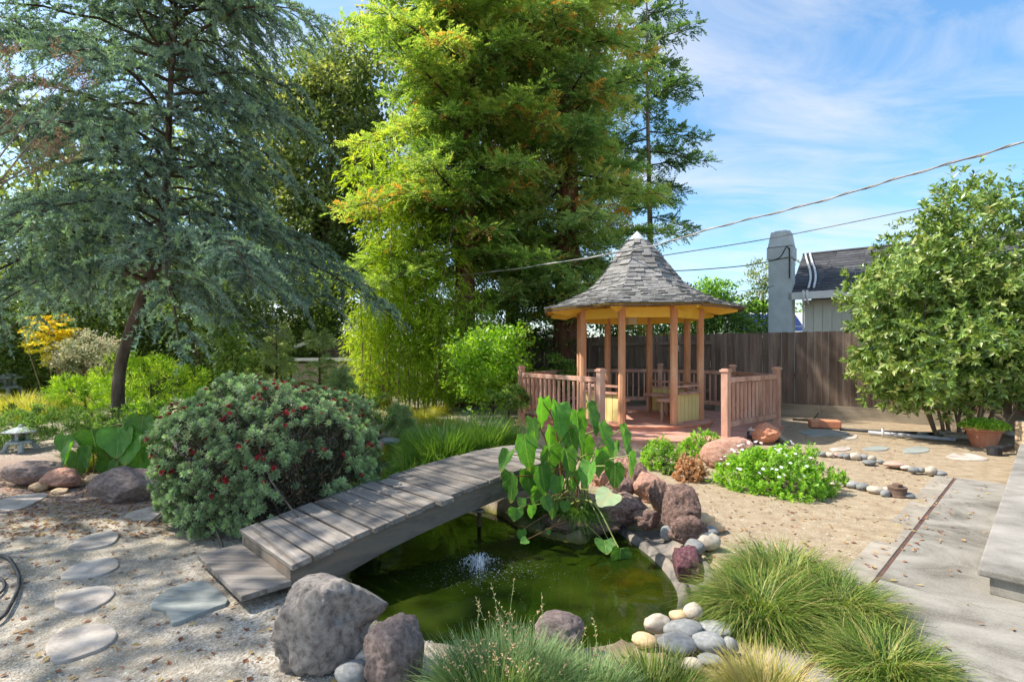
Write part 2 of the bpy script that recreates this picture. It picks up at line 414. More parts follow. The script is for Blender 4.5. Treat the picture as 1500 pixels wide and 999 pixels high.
M['feathery'] = leafm('feathery_sprays', [(0.156, 0.24, 0.084), (0.288, 0.396, 0.156), (0.456, 0.552, 0.264), (0.6, 0.648, 0.36)], .4, .55, .2, (1.3, 1.3, .7), patch=.3, pscale=1.2)
M['juniper'] = leafm('juniper_sprays', [(0.054, 0.121, 0.034), (0.121, 0.23, 0.061), (0.23, 0.378, 0.095), (0.378, 0.499, 0.135)], .35, .55, .2, patch=.4, pscale=1.5)
M['yellow_grass'] = leafm('yellow_grass_blades', [(.22, .27, .03), (.40, .44, .06), (.55, .53, .12), (.62, .52, .22)], .45, .5, .3, (1.3, 1.2, .5))
M['green_grass'] = leafm('green_grass_blades', [(.035, .10, .018), (.09, .20, .03), (.18, .34, .06), (.36, .48, .13)], .4, .45, .4)
M['fescue'] = leafm('fescue_blades', [(.03, .07, .012), (.09, .165, .025), (.19, .28, .045), (.36, .38, .11), (.58, .44, .20)], .38, .5, .3)
M['bluegrass'] = leafm('blue_sedge_blades', [(0.114, 0.2, 0.072), (0.19, 0.304, 0.12), (0.294, 0.41, 0.176), (0.475, 0.504, 0.24)], .35, .5, .3)
M['drygrass'] = leafm('straw_blades', [(.24, .26, .06), (.42, .40, .12), (.55, .45, .20), (.62, .44, .24)], .4, .55, .25)
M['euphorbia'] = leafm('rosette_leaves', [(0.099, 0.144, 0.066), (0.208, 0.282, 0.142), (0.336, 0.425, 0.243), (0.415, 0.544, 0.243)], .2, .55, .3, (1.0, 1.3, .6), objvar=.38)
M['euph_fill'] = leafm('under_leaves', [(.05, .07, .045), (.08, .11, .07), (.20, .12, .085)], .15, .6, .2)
M['red_flower'] = leafm('red_petals', [(0.145, 0.009, 0.013), (0.272, 0.016, 0.02), (0.383, 0.041, 0.036)], .25, .5, .3, (1.4, .6, .5), objvar=.25)
M['white_flower'] = leafm('white_petals', [(.70, .66, .72), (.82, .80, .84)], .25, .6, .3, (1, 1, 1))
def taro_mat(name, c_lo, c_hi, vein, edge):
    m, nt, out = nodes(name); L = nt.links
    t = nt.nodes.new('ShaderNodeTexCoord'); sp = nt.nodes.new('ShaderNodeSeparateXYZ'); L.new(t.outputs['Object'], sp.inputs[0])
    def mth(op, a, b_=0.0, cl=False):
        q = nt.nodes.new('ShaderNodeMath'); q.operation = op; q.use_clamp = cl
        for i, v in enumerate((a, b_)):
            if isinstance(v, (int, float)): q.inputs[i].default_value = v
            else: L.new(v, q.inputs[i])
        return q.outputs[0]
    def mixc(f, a, b_):
        n = nt.nodes.new('ShaderNodeMix'); n.data_type = 'RGBA'; L.new(f, n.inputs[0])
        for i, v in ((6, a), (7, b_)):
            if isinstance(v, tuple): n.inputs[i].default_value = (*v, 1)
            else: L.new(v, n.inputs[i])
        return n.outputs[2]
    x = mth('ABSOLUTE', sp.outputs[0]); dz = mth('SUBTRACT', .22, sp.outputs[2])
    # side veins leave the midrib at a slant
    w = mth('ADD', mth('MULTIPLY', dz, 7.5), mth('MULTIPLY', x, -6.5))
    sv = mth('SUBTRACT', 1.0, mth('MULTIPLY', mth('ABSOLUTE', mth('SINE', mth('MULTIPLY', w, math.pi))), 7.0), True)
    mid = mth('SUBTRACT', 1.0, mth('MULTIPLY', x, 55.0), True)
    v = mth('MAXIMUM', mth('MULTIPLY', sv, .6), mid)
    nz = tnoise(nt, coords(nt), 5, 5, .65); nf = tnoise(nt, coords(nt), 30, 4, .6)
    col = ramp(nt, mth('ADD', mth('MULTIPLY', nz, .7), mth('MULTIPLY', nf, .3)), [c_lo, c_hi], [.35, .65])
    oi = nt.nodes.new('ShaderNodeObjectInfo'); mr = nt.nodes.new('ShaderNodeMapRange'); mr.inputs[3].default_value = .62; mr.inputs[4].default_value = 1.35; L.new(oi.outputs['Random'], mr.inputs[0])
    hs = nt.nodes.new('ShaderNodeHueSaturation'); L.new(mr.outputs[0], hs.inputs['Value']); L.new(col, hs.inputs['Color']); col = hs.outputs[0]
    col = mixc(v, col, vein)
    rad_ = mth('SQRT', mth('ADD', mth('MULTIPLY', mth('MULTIPLY', x, x), 1.15), mth('MULTIPLY', mth('MULTIPLY', sp.outputs[2], sp.outputs[2]), .85)))
    e = mth('MULTIPLY', mth('SUBTRACT', mth('ADD', rad_, mth('MULTIPLY', nz, .35)), .66), 9.0, True)
    col = mixc(mth('MULTIPLY', e, .65), col, edge)
    b = nt.nodes.new('ShaderNodeBsdfPrincipled'); L.new(col, b.inputs['Base Color']); b.inputs['Roughness'].default_value = .42; b.inputs['Specular IOR Level'].default_value = .4
    bp = nt.nodes.new('ShaderNodeBump'); bp.inputs['Strength'].default_value = .6; bp.inputs['Distance'].default_value = .01
    L.new(mth('ADD', mth('MULTIPLY', v, -1.0), mth('MULTIPLY', nf, .4)), bp.inputs['Height']); L.new(bp.outputs[0], b.inputs['Normal'])
    tr = nt.nodes.new('ShaderNodeBsdfTranslucent')
    g = nt.nodes.new('ShaderNodeMix'); g.data_type = 'RGBA'; g.blend_type = 'MULTIPLY'; g.inputs[0].default_value = 1.0
    L.new(col, g.inputs[6]); g.inputs[7].default_value = (1.35, 1.5, .4, 1); L.new(g.outputs[2], tr.inputs['Color'])
    mx = nt.nodes.new('ShaderNodeMixShader'); mx.inputs[0].default_value = .4
    L.new(b.outputs[0], mx.inputs[1]); L.new(tr.outputs[0], mx.inputs[2]); L.new(mx.outputs[0], out.inputs['Surface'])
    return m
M['taro'] = taro_mat('taro_leaf', (.06, .19, .03), (.15, .35, .055), (.36, .48, .17), (.42, .36, .10))
M['taro_pale'] = leafm('taro_leaf_pale', [(.33, .46, .24), (.42, .52, .28), (.55, .45, .25)], .35, .45, .4, (1.1, 1.2, .7))
M['taro_stem'] = leafm('taro_stem', [(.22, .28, .07), (.36, .38, .12)], .2, .4, .4)
M['taro_stem_red'] = leafm('taro_stem_red', [(.22, .10, .05), (.33, .18, .08)], .15, .4, .4)
M['aeonium'] = leafm('bed_leaves', [(.10, .24, .02), (.22, .43, .035), (.38, .60, .06), (.52, .68, .14)], .45, .4, .5, (1.3, 1.4, .4))
M['dry_shrub'] = leafm('dry_leaves', [(.36, .18, .08), (.55, .31, .15), (.68, .46, .26)], .35, .6, .2, (1.2, 1.1, .8))
M['litter'] = leafm('dead_leaves', [(.16, .07, .04), (.30, .13, .07), (.40, .25, .12), (.50, .42, .18)], .2, .7, .2, (1.1, 1, .8))
M['gravel'] = leafm('gravel_chips', [(0.18, 0.151, 0.116), (0.324, 0.285, 0.224), (0.45, 0.409, 0.335), (0.576, 0.543, 0.473)], .0, .85, .2)

# ground material: gravel on the left, sandy dirt on the right, mulch strip, green silt in the pond
def ground_mat():
    m, nt, out = nodes('ground_soil')
    L = nt.links
    N_ = nt.nodes
    t = N_.new('ShaderNodeTexCoord'); vec = t.outputs['Object']
    big = tnoise(nt, vec, 0.9, 4, .6); mid = tnoise(nt, vec, 7, 6, .65); fine = tnoise(nt, vec, 70, 6, .75)
    vor = N_.new('ShaderNodeTexVoronoi'); vor.inputs['Scale'].default_value = 85; L.new(vec, vor.inputs['Vector'])
    def mth(op, a, b, cl=False):
        n = N_.new('ShaderNodeMath'); n.operation = op; n.use_clamp = cl
        for i, v in enumerate((a, b)):
            if isinstance(v, (int, float)): n.inputs[i].default_value = v
            else: L.new(v, n.inputs[i])
        return n.outputs[0]
    def mixc(f, a, b):
        n = N_.new('ShaderNodeMix'); n.data_type = 'RGBA'
        L.new(f, n.inputs[0]); L.new(a, n.inputs[6]); L.new(b, n.inputs[7]); return n.outputs[2]
    f = mth('ADD', mth('MULTIPLY', mid, .55), mth('MULTIPLY', fine, .45))
    dirt = ramp(nt, f, [(.21, .155, .10), (.31, .245, .165), (.40, .33, .235)], [.36, .5, .64])
    grav = ramp(nt, f, [(.22, .185, .14), (.32, .28, .215), (.41, .37, .30)], [.38, .5, .62])
    chip = ramp(nt, vor.outputs['Color'], [(.22, .185, .145), (.39, .35, .29), (.56, .52, .46)], [.2, .5, .85])
    gmask = mth('MULTIPLY', mth('SUBTRACT', mth('ADD', mth('MULTIPLY', big, .5), mth('MULTIPLY', mid, .5)), .40), 5, True)
    grav = mixc(gmask, grav, chip)
    sp = N_.new('ShaderNodeSeparateXYZ'); L.new(vec, sp.inputs[0])
    # side: 0 left (gravel) .. 1 right (dirt)
    side = mth('ADD', mth('MULTIPLY', sp.outputs[0], .9), mth('MULTIPLY', mth('SUBTRACT', big, .5), 2.0))
    side = mth('ADD', side, .7, True)
    col = mixc(side, grav, dirt)
    # reddish leaf mulch band on the left
    mul = ramp(nt, f, [(.13, .07, .06), (.24, .14, .125), (.36, .24, .21)], [.38, .5, .62])
    yb = mth('MULTIPLY', mth('SUBTRACT', sp.outputs[1], 4.55), 2.2, True)
    yb = mth('MULTIPLY', yb, mth('MULTIPLY', mth('SUBTRACT', 8.0, sp.outputs[1]), 1.0, True))
    yb = mth('MULTIPLY', yb, mth('MULTIPLY', mth('SUBTRACT', mid, .34), 5, True))
    lf = mth('MULTIPLY', mth('SUBTRACT', -1.6, sp.outputs[0]), 2, True)
    col = mixc(mth('MULTIPLY', mth('MULTIPLY', yb, lf), .75), col, mul)
    far = mth('MULTIPLY', mth('SUBTRACT', sp.outputs[1], 15.0), .4, True)
    turf = ramp(nt, f, [(.035, .05, .015), (.07, .10, .03), (.13, .15, .05)], [.35, .5, .65])
    col = mixc(far, col, turf)
    silt = ramp(nt, f, [(.05, .06, .015), (.12, .12, .03), (.2, .17, .05)], [.35, .5, .65])
    dz = mth('MULTIPLY', mth('SUBTRACT', -0.07, sp.outputs[2]), 14, True)
    col = mixc(dz, col, silt)
    b = N_.new('ShaderNodeBsdfPrincipled'); L.new(col, b.inputs['Base Color']); b.inputs['Roughness'].default_value = .95
    b.inputs['Specular IOR Level'].default_value = .15
    bp = N_.new('ShaderNodeBump'); bp.inputs['Strength'].default_value = .7; bp.inputs['Distance'].default_value = .015
    L.new(mth('ADD', f, mth('MULTIPLY', vor.outputs['Distance'], .4)), bp.inputs['Height']); L.new(bp.outputs[0], b.inputs['Normal'])
    L.new(b.outputs[0], out.inputs['Surface'])
    return m
M['ground'] = ground_mat()

def water_mat():
    m, nt, out = nodes('pond_water')
    L = nt.links
    t = nt.nodes.new('ShaderNodeTexCoord'); vec = t.outputs['Object']
    b = nt.nodes.new('ShaderNodeBsdfPrincipled')
    n = tnoise(nt, vec, 1.6, 3, .5)
    col = ramp(nt, n, [(.010, .022, .002), (.020, .038, .003), (.038, .055, .006)], [.3, .5, .7])
    L.new(col, b.inputs['Base Color'])
    b.inputs['Roughness'].default_value = .02; b.inputs['IOR'].default_value = 1.45
    b.inputs['Specular IOR Level'].default_value = .5
    w = tnoise(nt, vec, 9, 3, .5, .3)
    # rings round the fountain
    fp = G(702, 830, -.15)
    vd = nt.nodes.new('ShaderNodeVectorMath'); vd.operation = 'DISTANCE'; L.new(vec, vd.inputs[0]); vd.inputs[1].default_value = tuple(fp)
    def mth(op, a, b_=0.0, cl=False):
        q = nt.nodes.new('ShaderNodeMath'); q.operation = op; q.use_clamp = cl
        for i, v in enumerate((a, b_)):
            if isinstance(v, (int, float)): q.inputs[i].default_value = v
            else: L.new(v, q.inputs[i])
        return q.outputs[0]
    ring = mth('MULTIPLY', mth('SINE', mth('ADD', mth('MULTIPLY', vd.outputs['Value'], 150.0), mth('MULTIPLY', w, 26.0))), mth('SUBTRACT', 1.0, mth('MULTIPLY', vd.outputs['Value'], 1.9), True))
    hgt = mth('ADD', w, mth('MULTIPLY', ring, .12))
    bp = nt.nodes.new('ShaderNodeBump'); bp.inputs['Strength'].default_value = .10; bp.inputs['Distance'].default_value = .02
    L.new(hgt, bp.inputs['Height']); L.new(bp.outputs[0], b.inputs['Normal'])
    tr = nt.nodes.new('ShaderNodeBsdfTransparent'); tr.inputs['Color'].default_value = (.55, .56, .14, 1)
    mx = nt.nodes.new('ShaderNodeMixShader'); mx.inputs[0].default_value = .74
    L.new(tr.outputs[0], mx.inputs[1]); L.new(b.outputs[0], mx.inputs[2])
    L.new(mx.outputs[0], out.inputs['Surface'])
    return m
M['water'] = water_mat()
def foam_mat():
    m, nt, out = nodes('fountain_foam')
    b = nt.nodes.new('ShaderNodeBsdfPrincipled'); b.inputs['Base Color'].default_value = (.75, .82, .88, 1); b.inputs['Roughness'].default_value = .25
    tr = nt.nodes.new('ShaderNodeBsdfTransparent')
    mx = nt.nodes.new('ShaderNodeMixShader'); mx.inputs[0].default_value = .36
    nt.links.new(tr.outputs[0], mx.inputs[1]); nt.links.new(b.outputs[0], mx.inputs[2]); nt.links.new(mx.outputs[0], out.inputs['Surface'])
    return m
M['foam'] = foam_mat()
def glass_lamp():
    m, nt, out = nodes('lamp_glass')
    b = nt.nodes.new('ShaderNodeBsdfPrincipled'); b.inputs['Base Color'].default_value = (.62, .52, .36, 1); b.inputs['Roughness'].default_value = .35
    nt.links.new(b.outputs[0], out.inputs['Surface']); return m
M['lampglass'] = glass_lamp()

# ------------------------------------------------------------------ ground, pond, water
POND = np.array([(.50, 2.78), (.80, 3.0), (1.0, 3.3), (1.13, 3.6), (1.15, 3.95), (1.08, 4.35), (.98, 4.75), (.86, 4.95), (.74, 4.75), (.62, 4.5), (.38, 4.62), (.1, 4.9), (-.1, 5.3),
                 (-.7, 5.8), (-1.35, 6.6), (-1.75, 8.0), (-2.0, 9.6), (-2.4, 10.3), (-3.0, 10.3), (-3.3, 9.2), (-3.1, 7.4), (-2.8, 6.3), (-2.15, 5.3), (-1.55, 4.6),
                 (-1.32, 4.0), (-1.12, 3.5), (-.85, 3.1), (-.55, 2.85), (-.1, 2.72)])
def sdist(P, poly):
    """signed distance, negative inside"""
    x, y = P[:, 0], P[:, 1]
    d = np.full(len(P), 1e9); ins = np.zeros(len(P), bool)
    n = len(poly)
    for i in range(n):
        a, b = poly[i], poly[(i + 1) % n]
        e = b - a; w = P - a
        t = np.clip((w @ e) / (e @ e), 0, 1)
        d = np.minimum(d, np.hypot(*(w - t[:, None] * e).T))
        c = ((a[1] <= y) != (b[1] <= y))
        xi = a[0] + (y - a[1]) / (b[1] - a[1] + 1e-12) * e[0]
        ins ^= c & (x < xi)
    return np.where(ins, -d, d)
def smooth(a, b, x):
    t = np.clip((x - a) / (b - a), 0, 1); return t * t * (3 - 2 * t)
def vnoise(x, y, s, seed=0):
    k = np.random.default_rng(seed + 100).uniform(-1, 1, size=(6, 3))
    r = 0
    for a, b, c in k: r = r + np.sin((a * x + b * y) * s + c * 9)
    return r / 6
def ground_z(P):
    x, y = P[:, 0], P[:, 1]
    d = sdist(P, POND)
    z = .018 * vnoise(x, y, 1.7) + .012 * vnoise(x, y, 5, 3) + .006 * vnoise(x, y, 17, 5)
    calm = smooth(0, .6, np.abs((x - 2.72) * .689 - (y - 3.70) * .725) * 0 + np.where((x * .689 - y * .725) > -.86, 0, 1))
    z = z * calm - .004 * (1 - calm)
    # raised planting beds at the back left
    z = z + .25 * smooth(6.8, 10, y) * smooth(-2.6, -4.2, x) * calm
    z = z + .05 * np.exp(-(((x - .9) / .5) ** 2 + ((y - 5.6) / .4) ** 2))
    z = z * smooth(.0, .5, d) - .05 * (1 - smooth(0, .3, d))
    z = z - .12 * smooth(.05, -.06, d) - .42 * smooth(-.06, -.5, d)
    LP = np.array([(1.09, 4.5), (1.17, 4.15), (1.2, 3.85), (1.17, 3.5), (1.05, 3.2), (.88, 2.97)])
    dl = np.full(len(x), 9.0)
    for a, b in zip(LP[:-1], LP[1:]):
        e = b - a; w = P - a; t = np.clip((w @ e) / (e @ e), 0, 1)
        dl = np.minimum(dl, np.hypot(*(w - t[:, None] * e).T))
    z = z - .17 * smooth(.34, .16, dl) * smooth(-.15, .02, d)
    return z
def axis(lo, hi, st, far):
    a = list(np.arange(lo, hi + 1e-6, st))
    s = st; v = a[-1]
    while v < far: s *= 1.35; v += s; a.append(v)
    s = st; v = a[0]; pre = []
    while v > -far: s *= 1.35; v -= s; pre.append(v)
    return np.array(pre[::-1] + a)
gx = axis(-5.0, 6.5, .05, 900); gy = axis(1.6, 11.0, .05, 900)
XX, YY = np.meshgrid(gx, gy)
GP = np.stack([XX.ravel(), YY.ravel()], 1)
gz = ground_z(GP)
nx, ny = len(gx), len(gy)
ii = (np.arange(ny - 1)[:, None] * nx + np.arange(nx - 1)[None]).ravel()
gm = MB().add(np.column_stack([GP, gz]), np.stack([ii, ii + 1, ii + nx + 1, ii + nx], 1))
ground = gm.build('ground', M['ground'], smooth=True)
ground['kind'] = 'structure'
def gzat(x, y):
    return float(ground_z(np.array([[x, y]]))[0])
def gza(P):
    return ground_z(np.asarray(P)[:, :2])

WL = -.15
c0 = POND.mean(0)
# water sheet: the pond outline pushed slightly into the bank
bm = bmesh.new()
vs = []
n = len(POND)
for i in range(n):
    a, b, c = POND[i - 1], POND[i], POND[(i + 1) % n]
    t = (c - a); nn = np.array([t[1], -t[0]]); nn = nn / np.linalg.norm(nn)
    p = b + nn * .07
    vs.append(bm.verts.new((p[0], p[1], WL)))
bm.faces.new(vs)
bmesh.ops.triangulate(bm, faces=bm.faces[:])
me = bpy.data.meshes.new('water'); bm.to_mesh(me); bm.free(); me.materials.append(M['water'])
water = link('water', me); water['kind'] = 'structure'

# concrete rim of the pond on the right, with a lip and a wet channel
lip = np.array([(.84, 5.06), (.99, 4.85), (1.09, 4.5), (1.17, 4.15), (1.2, 3.85), (1.17, 3.5), (1.05, 3.2), (.88, 2.97), (.62, 2.80)])
def catmull(P, k=8):
    P = np.asarray(P, float)
    Q = np.vstack([2 * P[0] - P[1], P, 2 * P[-1] - P[-2]]); out = []
    for i in range(1, len(Q) - 2):
        for t in np.arange(k) / k:
            a, b, c, d = Q[i - 1:i + 3]
            out.append(.5 * ((2 * b) + (c - a) * t + (2 * a - 5 * b + 4 * c - d) * t ** 2 + (3 * b - 3 * c + d - a) * t ** 3))
    out.append(P[-1]); return np.array(out)
ls = catmull(lip, 10)
tt = unit(np.gradient(ls, axis=0)); nn = np.stack([-tt[:, 1], tt[:, 0]], 1)   # pointing away from the water
prof = [(-.20, -.42), (-.10, -.26), (-.035, -.15), (-.02, -.105), (.01, -.085), (.035, -.095), (.05, -.12), (.10, -.125), (.17, -.11), (.24, -.06), (.32, -.03), (.36, -.12)]
ww = .75 + .5 * np.clip(np.sin(np.arange(len(ls)) * .11), 0, 1)
rows = []
for k, (o, z) in enumerate(prof):
    oo = o * (ww if o > .04 else 1)
    p = ls + nn * (np.asarray(oo)[..., None] if np.ndim(oo) else oo)
    rows.append(np.column_stack([p, z + .010 * vnoise(p[:, 0], p[:, 1], 14, 4) + .006 * vnoise(p[:, 0], p[:, 1], 45, 7)]))
rows = np.array(rows)
m_, k_ = rows.shape[0], rows.shape[1]
i = (np.arange(m_ - 1)[:, None] * k_ + np.arange(k_ - 1)[None]).ravel()
rim = MB().add(rows.reshape(-1, 3), np.stack([i, i + 1, i + k_ + 1, i + k_], 1)).build('pond_rim', M['liner'], smooth=True)
rim['kind'] = 'structure'

# gravel chips on the left
def on_free(P, margin=.03):
    return sdist(P, POND) > margin
nG = 30000
d_ = 2.1 + 3.6 * RNG.random(nG) ** 1.5
px = RNG.uniform(-60, 640, nG)
P = np.stack([(px - 750) / 750 * d_, d_], 1)
k1 = vnoise(P[:, 0], P[:, 1], 3.1, 9) + .5 * vnoise(P[:, 0], P[:, 1], 8, 11)
keep = on_free(P) & (k1 + RNG.normal(0, .35, nG) > -.15) & (P[:, 0] < -.35)
P = P[keep]
z = ground_z(P)
sz = RNG.uniform(.003, .0085, len(P))
octv = np.array([(1, 0, 0), (-.9, .2, 0), (0, 1, .1), (.1, -1, 0), (0, 0, .7)])
octf = np.array([(0, 2, 4), (2, 1, 4), (1, 3, 4), (3, 0, 4)])
ang = RNG.random(len(P)) * 6.28
ca, sa = np.cos(ang)[:, None], np.sin(ang)[:, None]
o = octv[None] * np.stack([sz * RNG.uniform(.8, 1.6, len(P)), sz, sz * RNG.uniform(.5, 1, len(P))], 1)[:, None]
V = np.stack([P[:, 0:1] + o[..., 0] * ca - o[..., 1] * sa, P[:, 1:2] + o[..., 0] * sa + o[..., 1] * ca, z[:, None] + o[..., 2]], -1)
F = (np.arange(len(P))[:, None, None] * 5 + octf[None]).reshape(-1, 3)
o = MB().add(V.reshape(-1, 3), F, np.repeat(np.clip(RNG.normal(.6, .25, len(P)), 0, 1), 5)).build('gravel', M['gravel'])
tagged(o, 'pale grey gravel chips scattered over the ground between the stepping stones', 'gravel', kind='stuff')
# small stones on the sandy dirt to the right
nG = 5000
d_ = 3.6 + 6 * RNG.random(nG)
px = RNG.uniform(930, 1500, nG)
P = np.stack([(px - 750) / 750 * d_, d_], 1)
P = P[on_free(P, .2) & (P[:, 0] * .689 - P[:, 1] * .725 < -1.0)]
sz = RNG.uniform(.004, .013, len(P)); z = ground_z(P)
o_ = octv[None] * np.stack([sz * 1.4, sz, sz * .5], 1)[:, None]
V = np.stack([P[:, 0:1] + o_[..., 0], P[:, 1:2] + o_[..., 1], z[:, None] + o_[..., 2]], -1)
F = (np.arange(len(P))[:, None, None] * 5 + octf[None]).reshape(-1, 3)
tagged(MB().add(V.reshape(-1, 3), F, np.repeat(RNG.random(len(P)) * .6, 5)).build('gravel', M['gravel']), 'small stones and crumbs lying on the sandy dirt before the fence', 'gravel', kind='stuff')
# fallen leaves
def litter(n, fx, label):
    P = fx(n); P = P[on_free(P, .02)]
    z = np.where(P[:, 0] * .689 - P[:, 1] * .725 > -1.0, .010, ground_z(P)) + .006
    mb = MB()
    a = RNG.random(len(P)) * 6.28
    D = np.stack([np.cos(a), np.sin(a), RNG.normal(0, .15, len(P))], 1)
    N = np.column_stack([RNG.normal(0, .25, (len(P), 2)), np.ones(len(P))])
    stamp(mb, np.column_stack([P, z]), D, N, RNG.uniform(.02, .06, len(P)), RNG.uniform(.012, .03, len(P)), T_LEAF)
    tagged(mb.build('leaf_litter', M['litter']), label, 'fallen leaves', kind='stuff')
def fx_left(n):
    d = 2.2 + 4.6 * RNG.random(n); px = RNG.uniform(0, 560, n)
    return np.stack([(px - 750) / 750 * d, d], 1)
def fx_right(n):
    d = 3.8 + 6 * RNG.random(n); px = RNG.uniform(900, 1360, n)
    P = np.stack([(px - 750) / 750 * d, d], 1)
    return P[P[:, 0] * .689 - P[:, 1] * .725 < -1.0]
def fx_mulch(n):
    d = RNG.uniform(4.2, 6.9, n); px = RNG.uniform(0, 250, n)
    return np.stack([(px - 750) / 750 * d, d], 1)
litter(900, fx_left, 'brown fallen leaves strewn over the gravel by the stepping stones')
litter(900, fx_right, 'dry brown leaf scraps strewn over the sandy dirt by the pond rocks')
def fx_path(n):
    a = RNG.uniform(-1.6, 3.6, n); b = np.abs(RNG.normal(0, .35, n)) - .18
    return np.stack([J[0] + u[0] * a + v[0] * b, J[1] + u[1] * a + v[1] * b], 1)
u = np.array([.725, .689]); v = np.array([.689, -.725]); J = np.array([2.72, 3.70])
litter(150, fx_path, 'few dry leaf scraps blown onto the concrete path')
litter(2600, fx_mulch, 'reddish leaf litter thick on the ground before the left boulders')

# ------------------------------------------------------------------ rocks
def rock_mesh(seed, sub=4, rough=.22, facet=.5, mat=None, squash=1.0, sm=True):
    bm = bmesh.new()
    bmesh.ops.create_icosphere(bm, subdivisions=sub, radius=1.0)
    rr = random.Random(seed)
    off = Vector((rr.uniform(-50, 50), rr.uniform(-50, 50), rr.uniform(-50, 50)))
    planes = [(Vector((rr.gauss(0, 1), rr.gauss(0, 1), rr.gauss(0, 1))).normalized(), rr.uniform(.62, .9)) for _ in range(9)]
    for v in bm.verts:
        p = v.co.copy()
        r = 1 + rough * mnoise.noise(p * 1.1 + off) * 1.2 + rough * .5 * mnoise.noise(p * 2.7 + off) + rough * .28 * mnoise.noise(p * 6.5 + off) + rough * .14 * mnoise.noise(p * 14 + off)
        if rough > .19:
            n3 = abs(mnoise.noise(p * 1.9 + off * 1.3)); n4 = abs(mnoise.noise(p * 4.1 + off * .7))
            r -= .055 * max(0.0, 1 - n3 / .05) + .03 * max(0.0, 1 - n4 / .07)
        q = p * r
        if facet:
            for nrm, dd in planes:
                e = q.dot(nrm) - dd
                if e > 0: q -= nrm * e * facet
        v.co = q
    me = bpy.data.meshes.new('rock_mesh')
    bm.to_mesh(me); bm.free()
    for p in me.polygons: p.use_smooth = sm
    me.materials.append(mat)
    return me
def rock(name, cat, label, cx, by, w, h, mat, seed, z0=0.0, depth=.85, rough=.22, facet=.6, sub=5, rz=None, group=None, sink=.12):
    """cx: middle, by: lowest visible row, w/h: size in photograph pixels"""
    cyp = by - h / 2.0
    rzz = h / 2.0 * .004
    for _ in range(6):
        zc = z0 + rzz * (1 - sink)
        d = 750.0 * (1.5 - zc) / (cyp - 520.0)
        s = d / 750.0
        al = math.atan2(1.5 - zc, d)
        rx = w * s / 2
        hh = h * s / 2
        ry = min(rx * depth, .86 * hh / math.sin(al))
        rzz = max(math.sqrt(max(hh * hh - (ry * math.sin(al)) ** 2, 0)) / math.cos(al), .42 * ry)
    x = (cx - 750) / 750 * d
    me = rock_mesh(seed, sub, rough, facet, M[mat])
    o = link(name, me, None, loc=(x, d, zc), rot=(0, 0, (rz if rz is not None else random.uniform(-.3, .3))), scale=(rx * 1.03, ry, rzz * 1.03))
    return tagged(o, label, cat, group)

rock('boulder', 'boulder', 'large round grey boulder in the left foreground beside the bridge step', 480, 976, 146, 144, 'boulder_grey', 23, rough=.36, facet=.85, sub=5, rz=.1, depth=.7)
rock('boulder', 'boulder', 'pinkish grey boulder right of the largest grey boulder at the water edge', 583, 1010, 96, 100, 'boulder_pink', 5, rough=.26, sub=5)
rock('boulder', 'boulder', 'purple grey boulder rising behind the blue sedge at the pond edge', 817, 952, 80, 56, 'boulder_pink', 8, rough=.2, sub=5)
rock('boulder', 'boulder', 'brown rounded boulder by the stone lantern left of the taro', 46, 713, 74, 44, 'boulder_pink', 11, depth=.7)
rock('boulder', 'boulder', 'small brown boulder below the grass blades between two larger ones', 94, 717, 50, 32, 'rock_rose', 12)
rock('boulder', 'boulder', 'long slanting purple grey boulder against the red flowering bush', 186, 736, 92, 52, 'boulder_pink', 14, rough=.3, facet=.8, depth=.6)
rock('stone', 'stone', 'small pale tan stone before the brown boulders on the left', 60, 719, 30, 14, 'pebble_tan', 15)
rock('stone', 'stone', 'rough orange tan stone under the left taro leaves', 141, 712, 30, 18, 'rock_tan', 16)
rock('stone', 'stone', 'flat orange brown shard lying before the left boulders', 88, 723, 22, 8, 'rock_tan', 17, facet=.9)
rock('boulder', 'boulder', 'rough rose coloured boulder between the green bedding plants', 1066, 690, 78, 54, 'rock_rose', 21, depth=.8, rough=.2, sub=5)
R_LAVA = 'rough reddish rocks piled along the pond bank'
for (cx, by, w, h, mt, sd, z0, lb) in [
    (935, 722, 34, 42, 'rock_lava', 31, .0, 'dark purple brown rock nearest the taro in the bank pile'),
    (953, 738, 42, 48, 'rock_rose', 32, .0, 'light rosy brown rock standing high in the bank pile'),
    (969, 752, 36, 50, 'rock_lava', 33, .0, 'dark upright rock right of the light rosy one'),
    (996, 778, 66, 64, 'rock_lava', 34, .0, 'largest dark red rock at the right of the bank pile'),
    (906, 772, 74, 52, 'rock_lava', 35, -.1, 'broad dark red rock overhanging the pond corner under the taro'),
    (948, 776, 36, 32, 'rock_lava', 36, -.05, 'squat dark rock at the foot of the bank pile by the wet rim'),
    (1010, 804, 54, 48, 'rock_lava', 37, -.02, 'round reddish brown rock beside the wet pond rim'),
    (1006, 856, 52, 58, 'rock_maroon', 38, -.03, 'maroon rock lowest on the rim beside the fescue mound'),
    (905, 735, 44, 40, 'rock_lava', 39, .0, 'dark rock tucked behind the taro stems'),
    (884, 716, 40, 36, 'rock_rose', 40, .0, 'pale rock half hidden behind the taro leaves'),
    (916, 702, 32, 34, 'rock_rose', 41, .0, 'rosy rock behind the taro nearest the deck')]:
    rock('rock', 'rock', lb, cx, by, w, h, mt, sd, z0=z0, rough=.3, facet=.75, depth=.8, group=R_LAVA)
def cob(cx, by, w, h, mt, sd, lb, z0=0.0, grp='smooth river cobbles round the pond rim', depth=.8, name='cobble', sink=.1):
    return rock(name, 'cobble', lb, cx, by, w, h, mt, sd, z0=z0, rough=.17, facet=.3, sub=3, depth=depth, group=grp, sink=sink)
cob(1028, 774, 40, 24, 'pebble_tan', 51, 'large tan cobble right of the biggest dark red rock')
